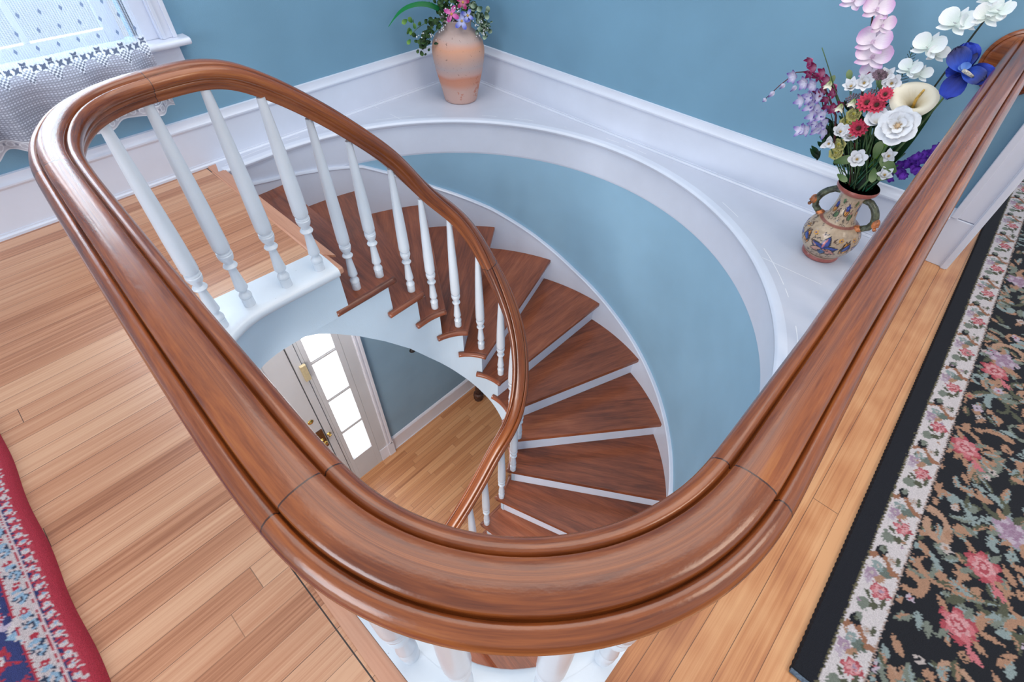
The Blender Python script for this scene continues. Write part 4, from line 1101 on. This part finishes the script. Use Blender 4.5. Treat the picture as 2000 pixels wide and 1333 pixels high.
M_BRIGHT = two('bright_blade_leaf', (10, 84, 42), (34, 136, 70), 0.35)
M_STAM = simple('yellow_stamen', (216, 172, 84), 0.7, 0.15, 60, 0.4, 200)
M_CENT = simple('brown_flower_centre', (84, 50, 40), 0.8, 0.4, 80, 0.6, 200)
M_MAROON = simple('maroon_stem', (96, 36, 40), 0.5, 0.25, 20)
M_BUD = two('bud_green_white', (120, 140, 60), (226, 222, 206), 0.6, 0.3)
M_BLUEV = two('periwinkle_petal', (196, 200, 236), (86, 96, 190), 0.6, 0.5)
M_PINKC = two('pink_clematis_petal', (222, 130, 190), (178, 60, 140), 0.6, 0.5)
M_GREENC = two('calla_green_base', (110, 150, 54), (150, 180, 90), 0.5)

class Fl:
    """petals with uv, gathered in one mesh per part"""
    def __init__(s): s.v = []; s.f = []; s.uv = []
    def petal(s, base, out, nrm, L, W, cup=0.25, bend=0.2, tip=0.6, nu=6, nv=8, wave=0.0, ruff=0.0):
        """base point, growth direction, face normal; cup curls the sides up, bend lifts (+) or drops (-) the tip"""
        base = Vector(base); d = Vector(out).normalized(); n = Vector(nrm); n = (n - d * n.dot(d)).normalized(); sd = d.cross(n)
        b0 = len(s.v)
        for j in range(nv + 1):
            t = j / nv
            if tip < .77: w = W * (.22 + .78 * math.sin(math.pi / 2 * min(1, t / .58))) if t < .58 else W * math.sqrt(max(.03, 1 - ((t - .58) / .425) ** 2))
            else: w = W * (math.sin(math.pi * min(1, t * 0.92 + 0.05) ** tip)) if t < 1 else W * 0.12
            for i in range(nu + 1):
                a = (i / nu - .5) * 2
                p = base + d * (L * t * math.cos(bend * t * .8)) + n * (L * bend * t * t) + sd * (w * a * .5) + n * (cup * W * (a * a) * math.sin(math.pi * min(1, t + .15)) * .5)
                if ruff: p += n * ruff * W * math.sin(a * 9 + t * 11) * t
                s.v.append(p); s.uv.append((a * .5 + .5 + b0 * .013, t))
        for j in range(nv):
            for i in range(nu):
                q = b0 + j * (nu + 1) + i; s.f.append((q, q + 1, q + nu + 2, q + nu + 1))
        return s
    def build(s, name, mt, parent, loc):
        o = mesh(name, s.v, s.f, mt, parent, smooth=True, uvs=s.uv, loc=loc)
        return o

def frame(n):
    n = Vector(n).normalized(); u = n.cross(Vector((0, 0, 1)))
    if u.length < .05: u = n.cross(Vector((0, 1, 0)))
    u.normalize(); w = u.cross(n).normalized(); return n, u, w     # w points up
def whorl(fl, c, n, k, L, W, lift=0.3, cup=0.3, bend=0.25, a0=0.0, tip=0.7, **kw):
    n, u, w = frame(n)
    for i in range(k):
        a = a0 + 2 * math.pi * i / k; d = u * math.cos(a) + w * math.sin(a)
        fl.petal(Vector(c) + d * L * .04, d + n * lift, n, L, W, cup, bend, tip, **kw)
    return fl
CAMD = (-0.82, -0.08, 0.55)     # direction in which most blossoms look
def bez(a, b, sag=(0, 0, 0), n=14):
    a, b, m_ = Vector(a), Vector(b), (Vector(a) + Vector(b)) / 2 + Vector(sag)
    return [a * (1 - t) ** 2 + m_ * 2 * t * (1 - t) + b * t * t for t in np.linspace(0, 1, n)]
GRP = 'artificial flowers in the painted vase'
def at(y, z, dx=0.0):
    t = (1.665 + dx) / 1.665; return Vector((1.665 + dx, y * t, 1 + (z - 1) * t))
MOUTH = V2 + Vector((0, 0, .236))
root_n = [0]
def root():
    root_n[0] += 1; a = root_n[0] * 2.4; r = .006 + .026 * ((root_n[0] * 37) % 10) / 10
    return V2 + Vector((r * math.cos(a) * .8, r * math.sin(a) * .8, .14)), V2 + Vector((r * math.cos(a) * 1.15, r * math.sin(a) * 1.15, .240))
def stem(t_, end, r=.0022, mt=None, sag=(0, 0, 0), loc=None, name='stem'):
    a, b = root()
    pts = [a] + bez(b, end, sag)
    rr = [r] * (len(pts) - 3) + [r * .8] * 3
    return MB().tube(pts, rr, 7).build(name, mt or M_GREEN, t_, smooth=True, loc=loc or MOUTH), pts
def fthing(name, label, cat='flower', loc=None): return thing(name, label, cat, loc or MOUTH, GRP if loc is None else None)

# pink orchid spray
t_ = fthing('pink_orchid_spray', 'tall pink orchid spray rising above the painted vase')
top = at(.352, .74, .02)
stem(t_, top, .0024, M_MAROON)
for y, z, L, n_, a0 in ((.372, .672, .036, (-.8, .3, .4), .5), (.318, .662, .036, (-.8, -.3, .5), .2), (.292, .634, .030, (-.7, -.5, .3), 1.1), (.290, .596, .042, (-.85, .0, .45), .9), (.276, .564, .044, (-.8, -.1, .55), .6), (.262, .530, .028, (-.8, .2, .3), .2), (.345, .715, .034, (-.8, .1, .4), .2)):
    c = at(y, z, .0); fl = Fl(); n, u, w = frame(n_)
    for a in (90, 215, 325): d = u * math.cos(math.radians(a)) + w * math.sin(math.radians(a)); fl.petal(c, d + n * .15, n, L * .95, L * .62, .2, .15, .8)
    for a in (20, 160): d = u * math.cos(math.radians(a)) + w * math.sin(math.radians(a)); fl.petal(c + n * .002, d + n * .25, n, L * 1.05, L * 1.05, .25, .12, .62)
    b = fl.build('blossom', M_ORCHP, t_, c)
    Fl().petal(c + n * .003, -w + n * .8, n, L * .35, L * .26, .6, .4).petal(c + n * .003, u * .6 + n, n, L * .25, L * .2, .6, .2).petal(c + n * .003, -u * .6 + n, n, L * .25, L * .2, .6, .2).build('lip', M_MAGENTA if L < .03 else M_ORCHP, b, c)
# white orchid spray
t_ = fthing('white_orchid_spray', 'arching white orchid spray leaning right above the painted vase')
stem(t_, at(.085, .78, .02), .0022, simple('dark_twig', (34, 40, 24), 0.5), (0, .02, .0))
for y, z, L, n_ in ((.100, .688, .034, (-.8, -.3, .4)), (.082, .700, .030, (-.6, .3, .5)), (.146, .664, .040, (-.8, .1, .5)), (.128, .668, .026, (-.5, -.5, .5)), (.172, .610, .038, (-.8, .1, .4)), (.150, .600, .026, (-.7, -.4, .3)), (.184, .556, .030, (-.7, .2, .6)), (.158, .552, .026, (-.8, -.2, .5)), (.115, .72, .022, (-.8, .2, .2))):
    c = at(y, z, -.01); fl = Fl(); n, u, w = frame(n_)
    for a in (95, 215, 330): d = u * math.cos(math.radians(a)) + w * math.sin(math.radians(a)); fl.petal(c, d + n * .2, n, L * .9, L * .5, .25, .1, .8)
    for a in (25, 155): d = u * math.cos(math.radians(a)) + w * math.sin(math.radians(a)); fl.petal(c + n * .002, d + n * .3, n, L * 1.05, L * .98, .3, .1, .6)
    fl.petal(c + n * .004, -w * .5 + n, n, L * .4, L * .3, .6, .3); fl.build('blossom', M_ORCHW, t_, c)
# calla lily
t_ = fthing('calla_lily', 'large cream calla lily with a yellow spadix, right of the magnolia')
c = at(.137, .500, -.05); stem(t_, c - Vector((0, 0, .03)), .0042, M_GREENC)
v = []; f = []; uvs = []; nu, nv = 40, 12; n, u, w = frame((-.62, .05, .80))
for j in range(nv + 1):
    tt = j / nv
    for i in range(nu):
        a = 2 * math.pi * i / nu
        r = .006 + .040 * tt ** 1.6 * (1 + .14 * math.cos(a - .6)); h = .058 * tt ** .75 - (.020 * max(0, math.cos(a + 1.57)) * tt ** 4) - .012 * tt ** 8
        q = c + (u * math.cos(a) * 1.12 + w * math.sin(a) * .92) * r + n * (h - .045)
        v.append(q); uvs.append((i / nu, tt))
for j in range(nv):
    for i in range(nu): f.append((j * nu + i, j * nu + (i + 1) % nu, (j + 1) * nu + (i + 1) % nu, (j + 1) * nu + i))
sp_ = mesh('spathe', v, f, M_CALLA, t_, smooth=True, uvs=uvs, loc=c)
MB().tube([c - n * .035, c - n * .005 + w * .004, c + n * .022 + w * .012 - u * .006], [.0035, .0034, .0026], 10).build('spadix', M_STAM, t_, smooth=True, loc=c)
MB().lathe([(.0035, -.045), (.006, -.03), (.0105, -.012), (.014, 0)], 14, c - n * .036 + Vector((0, 0, .0))).build('green_base', M_GREENC, t_, smooth=True, loc=c)
# blue iris
t_ = fthing('blue_iris', 'deep blue iris with streaked petals at the tip of the handrail end')
c = at(.078, .578, -.05); stem(t_, c - Vector((0, 0, .015)), .003, M_GREEN, (0, -.01, .0)); n, u, w = frame((-.8, .1, .45))
# u = horizontal to the right as seen from the front
fl = Fl()
for a, L, W in ((60, .062, .055), (175, .060, .045), (265, .062, .048), (350, .034, .03)): d = u * math.cos(math.radians(a)) + w * math.sin(math.radians(a)); fl.petal(c, d + n * .25, n, L, W, .35, -.05, .62, ruff=.10)
fl.build('fall_petal', M_IRIS, t_, c)
fl = Fl()
for a, L, W in ((95, .040, .014), (40, .058, .044), (190, .055, .036)): d = u * math.cos(math.radians(a)) + w * math.sin(math.radians(a)); fl.petal(c + n * .006, d + n * .35, n, L, W, .5, .1, .7, ruff=.12)
fl.build('standard_petal', M_IRISD, t_, c)
Fl().petal(c + n * .014, w + n * .3, n, .018, .020, .6, .3).petal(c + n * .012, u + w + n * .3, n, .016, .016, .6, .3).build('inner_petal', two('pale_blue_petal', (110, 150, 220), (90, 130, 210)), t_, c)
MB().tube([c + n * .016, c + n * .020 - u * .012 - w * .004, c + n * .018 - u * .026 - w * .008], [.004, .0042, .003], 8).build('beard', simple('iris_beard', (206, 200, 190), 0.95, 0.2, 120, 0.9, 260), t_, smooth=True, loc=c)
# magnolias
t_ = fthing('white_magnolia', 'large open white magnolia facing forward in the middle of the bouquet')
c = at(.141, .427, -.085); stem(t_, c, .003); n_ = (-.86, -.02, .50)
fl = Fl(); whorl(fl, c, n_, 6, .048, .044, .22, .3, .10, .3, .6, ruff=.03); whorl(fl, c + Vector(n_) * .006, n_, 5, .036, .036, .45, .4, .10, .8, .6, ruff=.03); whorl(fl, c + Vector(n_) * .010, n_, 3, .024, .022, .7, .5, .1, .1, .7)
b = fl.build('blossom', M_MAG, t_, c)
mb = MB().ball(c + Vector(n_) * .015, .0055)
n, u, w = frame(n_)
for i in range(26):
    a = i * 2.4; d = u * math.cos(a) + w * math.sin(a); mb.tube([c + n * .011, c + n * .018 + d * (.006 + .0035 * (i % 3))], .0006, 4)
mb.build('flower_center', simple('magnolia_stamens', (206, 176, 140), 0.8, 0.2, 90), b, smooth=True, loc=c)
t_ = fthing('half_open_magnolia', 'half-open white magnolia cup left of the large open magnolia')
c = at(.188, .420, -.06); stem(t_, c, .0026); fl = Fl(); whorl(fl, c, (-.6, .25, .75), 5, .040, .036, 1.4, .5, -.05, .2, .6); whorl(fl, c, (-.6, .25, .75), 3, .032, .028, 2.2, .5, -.05, .9, .6); fl.build('blossom', M_MAG, t_, c)
# red daisies
for lab, y, z, R_ in (('red daisy in front of the brown yarrow, the larger of the upper pair', .236, .462, .025), ('red daisy half hidden right of the larger upper red daisy', .212, .463, .022), ('red daisy lower left, above the white freesia', .224, .396, .024), ('red daisy highest in the bouquet beside the green calyx leaf', .206, .492, .018)):
    t_ = fthing('red_daisy', lab); c = at(y, z, -.06); stem(t_, c, .0016); fl = Fl(); whorl(fl, c, CAMD, 14, R_, .0085, .2, .2, .1, 0, .6, nu=2, nv=4); whorl(fl, c + Vector(CAMD) * .002, CAMD, 10, R_ * .7, .0075, .4, .2, .1, .2, .6, nu=2, nv=4)
    b = fl.build('blossom', M_REDD, t_, c); MB().ball(c + Vector(CAMD) * .004, R_ * .26, 10, 6).build('flower_center', M_CENT, b, smooth=True, loc=c)
# yellow carnations
for lab, y, z in (('yellow carnation under the brown yarrow', .252, .424), ('yellow carnation behind the lower red daisy', .258, .400), ('small yellow bloom low on the left of the bouquet', .250, .338), ('small yellow bloom just above the vase mouth on the left', .246, .315)):
    t_ = fthing('yellow_carnation', lab); c = at(y, z, -.03); stem(t_, c, .0016); fl = Fl()
    for q in range(3): whorl(fl, c + Vector(CAMD) * .004 * q, CAMD, 7, .020 - .004 * q, .017, .3 + .5 * q, .4, .1, q * .4, .6, nu=4, nv=4, ruff=.2)
    fl.build('blossom', M_YEL, t_, c)
# brown yarrow clusters
for lab, y, z, R_ in (('brown dried yarrow cluster left of the calla lily', .225, .478, .028), ('brown dried yarrow cluster above the yellow carnation', .262, .458, .026), ('small brown yarrow tuft under the pink orchids', .240, .530, .016)):
    t_ = fthing('dried_yarrow', lab, 'dried flower'); c = at(y, z, -.04); stem(t_, c, .0014); mb = MB()
    for q in range(60):
        a = q * 2.4; r = R_ * math.sqrt(q / 60); n, u, w = frame(CAMD); mb.ball(c + u * math.cos(a) * r + w * math.sin(a) * r * .75 + n * (.012 - .4 * r), .0026, 5, 4)
    mb.build('flower_head', M_YARROW, t_, smooth=True, loc=c)
# lavender dendrobium spray arching left
t_ = fthing('lavender_dendrobium', 'arching maroon stem with lavender dendrobium blooms bending left', 'flower')
a, b = root(); P = [a, b, at(.262, .34, -.04), at(.292, .41, -.04), at(.335, .455, -.04), at(.375, .487, -.04), at(.412, .497, -.04), at(.440, .488, -.04), at(.470, .445, -.04), at(.494, .402, -.04)]
MB().tube(P, [.0028] * 4 + [.0024, .0022, .002, .0015, .0012, .001], 7).build('stem', M_MAROON, t_, smooth=True, loc=MOUTH)
for y, z in ((.405, .470), (.380, .470), (.440, .478), (.370, .440)):
    c = at(y, z, -.05); whorl(Fl(), c, (-.7, .3, -.1), 5, .022, .015, .5, .4, .1, y * 9, .9).build('blossom', M_LAV, t_, c)
for y, z, L in ((.458, .452, .018), (.478, .425, .022), (.494, .400, .012), (.425, .455, .02)):
    c = at(y, z, -.045); fl = Fl()
    for q in range(3): fl.petal(c, Vector((0, .45, -.8)), Vector((math.cos(q * 2.1), math.sin(q * 2.1), .1)), L, .010, .9, .05, .8)
    fl.build('bud', M_LAV, t_, c)
# purple and white snapdragon on the left
t_ = fthing('purple_bellflower', 'purple and white bellflower spike low on the left of the bouquet')
stem(t_, at(.345, .44, -.03), .0018, M_GREEN, (0, .03, 0))
for i, (y, z) in enumerate(((.375, .44), (.352, .447), (.362, .415), (.340, .418), (.345, .395), (.322, .400), (.330, .378), (.308, .385), (.318, .362), (.298, .365), (.345, .352), (.360, .345), (.392, .425))):
    c = at(y, z, -.05); whorl(Fl(), c, (-.7, .35, -.1 + .2 * (i % 3)), 4, .025, .015, .6, .4, .15, i, .9).build('blossom', M_LAV, t_, c)
# magenta bellflower sprays
for lab, pts in (('magenta bellflower spray on the upper left of the bouquet', ((.412, .530), (.395, .512), (.378, .500), (.368, .505), (.400, .500), (.350, .492))), ('magenta bellflowers in the middle left, between the white buds', ((.360, .462), (.345, .465), (.330, .450), (.318, .468), (.325, .485), (.300, .430), (.318, .430), (.285, .44)))):
    t_ = fthing('magenta_bellflower', lab); stem(t_, at(pts[0][0] - .01, pts[0][1] + .03, -.03), .0015, M_GREEN, (0, .02, .04))
    for i, (y, z) in enumerate(pts): whorl(Fl(), at(y, z, -.04), (-.6, .3, -.4 + .4 * (i % 2)), 5, .022, .013, .9, .4, .1, i, .9).build('blossom', M_MAGENTA, t_, at(y, z, -.04))
# white freesias and buds
for lab, y, z, L, k_ in (('white freesia beside the lower red daisy', .232, .370, .026, 6), ('white tulip-shaped bloom in front above the vase mouth', .188, .318, .026, 6), ('white freesia left of the others, near the purple bellflower', .262, .372, .022, 6), ('cream blossom right of the vase mouth, upper one', .122, .352, .020, 5), ('cream blossom right of the vase mouth, lower one', .105, .300, .022, 5), ('white petal hanging low on the left', .275, .335, .022, 3),
        ('small white cream bloom beside the upper red daisies', .170, .462, .018, 5), ('white hydrangea tuft under the pink orchid', .265, .505, .024, 7), ('white bloom left of the calla lily', .205, .520, .024, 6), ('pale bloom below the pink orchid, right side', .222, .532, .022, 5), ('white ragged bloom upper left of the yarrow', .290, .488, .022, 7), ('pale bloom touching the left edge of the calla', .178, .490, .024, 5)):
    t_ = fthing('white_freesia', lab); c = at(y, z, -.055 if z < .45 else -.02); stem(t_, c, .0015); fl = Fl(); n_ = (-.7, .1 * math.sin(y * 90), .55 + .3 * math.sin(z * 70)); L *= 1.18; whorl(fl, c, n_, k_, L, L * .62, .8, .4, .05, y * 20, .9 if k_ % 2 else .65); whorl(fl, c, n_, 3, L * .7, L * .5, 1.6, .5, .0, y * 30, .65)
    b = fl.build('blossom', M_MAG, t_, c); MB().ball(c + Vector(n_) * .006, .0025, 6, 5).build('flower_center', M_STAM, b, smooth=True, loc=c)
for lab, y, z in (('white closed bud above the lower white bud', .268, .452), ('white closed bud beside the maroon stem', .292, .432), ('cream round bud on the upper left', .345, .478)):
    t_ = fthing('white_bud', lab); c = at(y, z, -.06); stem(t_, c + Vector((0, .0, .012)), .0012, M_GREEN, (0, .02, .05)); fl = Fl(); whorl(fl, c + Vector((0, 0, .012)), (-.1, 0, -1), 5, .024, .016, 2.6, .6, -.25, 0, .8); fl.build('blossom', M_BUD, t_, c)
# purple larkspur right
t_ = fthing('purple_larkspur', 'purple larkspur spike leaning right between the bouquet and the handrail')
e = at(-.035, .470, .02); s_, P = stem(t_, e, .002, M_GREEN, (0, -.005, -.02))
for i in range(46):
    tt = .30 + .70 * i / 46; p0 = Vector(MOUTH) * (1 - tt) + e * tt; a = i * 2.4; off = Vector((-.35 * abs(math.cos(a)) - .2, math.cos(a) * .8, math.sin(a) * .8)) * .020
    whorl(Fl(), p0 + off, off + Vector((-.012, 0, .008)), 5, .0135, .0115, .25, .2, .05, i, .65, nu=3, nv=3).build('floret', M_PURP, t_, p0 + off)
# blades, leaves and fern
for lab, pts, W in (('long dark blade leaf sweeping right behind the magnolia', (.085, .50, .03), .050), ('dark blade leaf between magnolia and calla', (.14, .48, .04), .040), ('dark green blade behind the stems', (.20, .42, .02), .030), ('broad dark leaf behind the calla lily', (.115, .445, .02), .045)):
    t_ = fthing('blade_leaf', lab, 'leaf'); e = at(*pts); a, b = root(); d = e - b
    fl = Fl(); fl.petal(b, d, (-.8, .1, .5), d.length, W, .35, .08, .9, 6, 16); fl.build('leaf_blade', M_DKGREEN, t_, MOUTH)
for lab, y, z, an, L in (('olive leaf hanging over the vase mouth on the left', .240, .290, 150, .05), ('small olive leaf below it, at the left of the mouth', .215, .262, 200, .034), ('green leaf in front, right of the vase mouth', .150, .335, 80, .045), ('round sage leaf under the cream blossoms', .138, .312, 250, .040), ('olive leaf pointing right beside the purple larkspur', .085, .318, 25, .055), ('pale leaf low on the right', .090, .300, -20, .030), ('green leaf behind the magenta bellflowers', .352, .470, 105, .035), ('sage leaf beside the upper red daisy', .222, .500, 60, .035), ('green leaf under the half-open magnolia', .200, .385, 20, .04), ('dark leaf above the yarrow on the left', .300, .500, 60, .03)):
    t_ = fthing('sage_leaf', lab, 'leaf'); c = at(y, z, -.05 if z < .4 else -.02); n, u, w = frame(CAMD); d = u * math.cos(math.radians(an)) + w * math.sin(math.radians(an))
    stem(t_, c, .0011); Fl().petal(c, d, n, L, L * .5, .3, .1, .75).build('leaf_blade', M_LEAF, t_, c)
t_ = fthing('leafy_filler', 'loose dark green filler foliage filling the middle of the bouquet', 'leaf')
fl = Fl(); r_ = random.Random(21)
stem(t_, at(.22, .46, .01), .0014)
for i in range(150):
    y, z = .135 + .155 * r_.random(), .28 + .22 * r_.random()
    if z > .36 + 1.1 * min(y - .12, .33 - y): z = .30 + .1 * r_.random()
    q = at(y, z, r_.uniform(-.02, .03)); d = Vector((r_.uniform(-.5, .2), (y - .19) * 6 + r_.uniform(-.6, .6), r_.uniform(.1, 1)))
    fl.petal(q, d, (-.8 + r_.uniform(-.3, .3), r_.uniform(-.4, .4), .5), r_.uniform(.02, .042), r_.uniform(.008, .015), .3, .1, .85, 3, 5)
fl.build('leaves', M_DKGREEN, t_, MOUTH); t_['kind'] = 'stuff'
t_ = fthing('fern_sprig', 'thin dark fern sprig right of the pink orchids', 'leaf'); e = at(.200, .605, .02); s_, P = stem(t_, e, .0011, M_GREEN); mb = MB()
for i in range(30):
    tt = .70 + .30 * i / 30; p0 = Vector(MOUTH) * (1 - tt) + e * tt; sg = 1 if i % 2 else -1; mb.tube([p0, p0 + Vector((-.003, sg * .014 * (1.15 - tt) * 3, .010))], .0007, 4)
mb.build('frond', simple('fern_green', (28, 54, 30), 0.6), t_, loc=MOUTH)
t_ = fthing('green_stems', 'tuft of glossy green grass stems filling the vase mouth', 'stems'); mb = MB()
for i in range(30):
    a, b = root(); e = b + Vector((rng.uniform(-.02, .02), rng.uniform(-.05, .07), rng.uniform(.07, .16))); mb.tube([a] + bez(b, e, (0, 0, .01), 5), .0022, 6)
o = mb.build('grass_blades', simple('glossy_stem_green', (24, 84, 58), 0.35, 0.35, 30), t_, smooth=True, loc=MOUTH); t_['kind'] = 'stuff'

# bouquet in the terracotta vase
GRP = 'artificial plants in the terracotta vase'
M1 = V1 + Vector((0, 0, .335))
def at1(lat, z, dx=0.0):
    # lateral position along the line facing the camera, depth dx away from the vase axis
    n = Vector((V1.x, V1.y, 0)).normalized(); l = Vector((n.y, -n.x, 0)); return Vector((V1.x, V1.y, 0)) + l * lat + n * dx + Vector((0, 0, z))
def f1(name, label, cat='flower'): return thing(name, label, cat, M1, GRP)
def stem1(t_, end, r=.002, mt=None, sag=(0, 0, .03)):
    root_n[0] += 1; a = root_n[0] * 2.4; b = M1 + Vector((.03 * math.cos(a), .03 * math.sin(a), .0))
    MB().tube([b - Vector((0, 0, .05))] + bez(b, end, sag, 10), r, 6).build('stem', mt or M_GREEN, t_, smooth=True, loc=M1)
CD = (-.55, -.6, .45)
t_ = f1('strap_leaf', 'long bright green strap leaf arching left from the terracotta vase', 'leaf')
p = [at1(-.02, .34), at1(-.07, .392, -.02), at1(-.13, .415, -.03), at1(-.20, .405, -.03), at1(-.255, .375, -.03), at1(-.295, .325, -.03)]
v = []; f = []; uvs = []; w_ = [.012, .017, .017, .017, .018, .003]
dense = []
for i in range(len(p) - 1):
    for q in range(5): dense.append((p[i].lerp(p[i + 1], q / 5), w_[i] + (w_[i + 1] - w_[i]) * q / 5))
dense.append((p[-1], w_[-1]))
for _ in range(12):
    dense = [dense[0]] + [((dense[i - 1][0] + dense[i][0] * 2 + dense[i + 1][0]) / 4, dense[i][1]) for i in range(1, len(dense) - 1)] + [dense[-1]]
for i, (q, w) in enumerate(dense):
    for a in (-1, 0, 1): v.append(q + Vector((a * w * .45, a * w * .75 * .3, -abs(a) * .003 + a * w * .45))); uvs.append((a * .5 + .5, i / len(dense)))
for i in range(len(dense) - 1):
    for a in (0, 1): f.append((i * 3 + a, i * 3 + a + 1, i * 3 + a + 4, i * 3 + a + 3))
mesh('leaf_blade', v, f, M_BRIGHT, t_, smooth=True, uvs=uvs, loc=M1)
def ivy(lab, pts, n_leaf, mt, size, seed, name='ivy_vine'):
    t_ = f1(name, lab, 'ivy'); r_ = random.Random(seed); fl = Fl()
    stem1(t_, at1(*pts[-1]), .0014, M_GREEN, (-.03, .0, .05))
    for i in range(n_leaf):
        k_ = r_.uniform(0, len(pts) - 1.001); a = int(k_); q = at1(*pts[a]).lerp(at1(*pts[a + 1]), k_ - a) + Vector([r_.gauss(0, .014) for _ in range(3)])
        d = Vector((r_.uniform(-1, .3), r_.uniform(-1, .6), r_.uniform(-1, .6))); L = size * r_.uniform(.7, 1.2)
        fl.petal(q, d, (-.6 + r_.uniform(-.4, .4), -.6, .5), L, L * .72, .2, .15, .62, 4, 5)
    fl.build('leaves', mt, t_, M1); return t_
ivy('dark green ivy trailing down the left side of the terracotta vase', [(-.03, .375, -.03), (-.09, .35, -.04), (-.13, .31, -.05), (-.155, .275, -.05), (-.145, .245, -.06)], 80, M_IVY, .024, 1)
ivy('bright green ivy sprig at the far left of the terracotta vase', [(-.10, .33, -.03), (-.17, .325, -.04), (-.205, .325, -.04), (-.205, .29, -.04)], 12, two('light_ivy', (60, 110, 50), (120, 160, 80)), .024, 2)
ivy('variegated ivy hanging over the right shoulder of the terracotta vase', [(.04, .40, -.03), (.085, .385, -.03), (.115, .36, -.03), (.12, .33, -.04), (.115, .30, -.04)], 70, M_VARIE, .026, 3)
ivy('mixed green foliage filling the mouth of the terracotta vase', [(-.08, .40, .0), (-.03, .41, .0), (.02, .41, .0), (.07, .41, .0)], 90, M_IVY, .026, 4, 'foliage_bush')
for lab, lat, z, L, mt, k_, nm in (('pink clematis bloom at the mouth of the terracotta vase', -.020, .378, .034, M_PINKC, 4, 'pink_clematis'), ('periwinkle iris hanging over the rim of the terracotta vase', .022, .352, .036, M_BLUEV, 5, 'periwinkle_iris'), ('second periwinkle bloom, to the right of the drooping one', .048, .372, .026, M_BLUEV, 4, 'periwinkle_iris'), ('dark pink bloom at the top edge above the terracotta vase', .03, .42, .028, M_MAGENTA, 5, 'magenta_bloom')):
    t_ = f1(nm, lab); c = at1(lat, z, -.07); stem1(t_, c, .0016); fl = Fl(); whorl(fl, c, CD, k_, L, L * .55, .35, .4, -.15, .5, .7); b = fl.build('blossom', mt, t_, c); MB().ball(c + Vector(CD) * .005, .005, 8, 6).build('flower_center', M_STAM, b, smooth=True, loc=c)
t_ = f1('baby_breath', 'tiny white baby breath dots among the ivy of the terracotta vase'); mb = MB(); r_ = random.Random(5)
cl = [(-.045, .375), (-.03, .36), (-.075, .325), (-.115, .285), (-.16, .29), (-.12, .30), (.10, .31), (.12, .30), (.0, .40), (-.02, .40), (.085, .335)]
for i in range(90):
    a, b_ = r_.choice(cl); mb.ball(at1(a + r_.gauss(0, .010), b_ + r_.gauss(0, .010), -.065 + r_.gauss(0, .006)), r_.uniform(.0022, .004), 6, 4)
mb.build('florets', simple('small_white_floret', (226, 228, 232), 0.7), t_, smooth=True, loc=M1); stem1(t_, at1(-.04, .38, -.05), .001)
t_['kind'] = 'stuff'
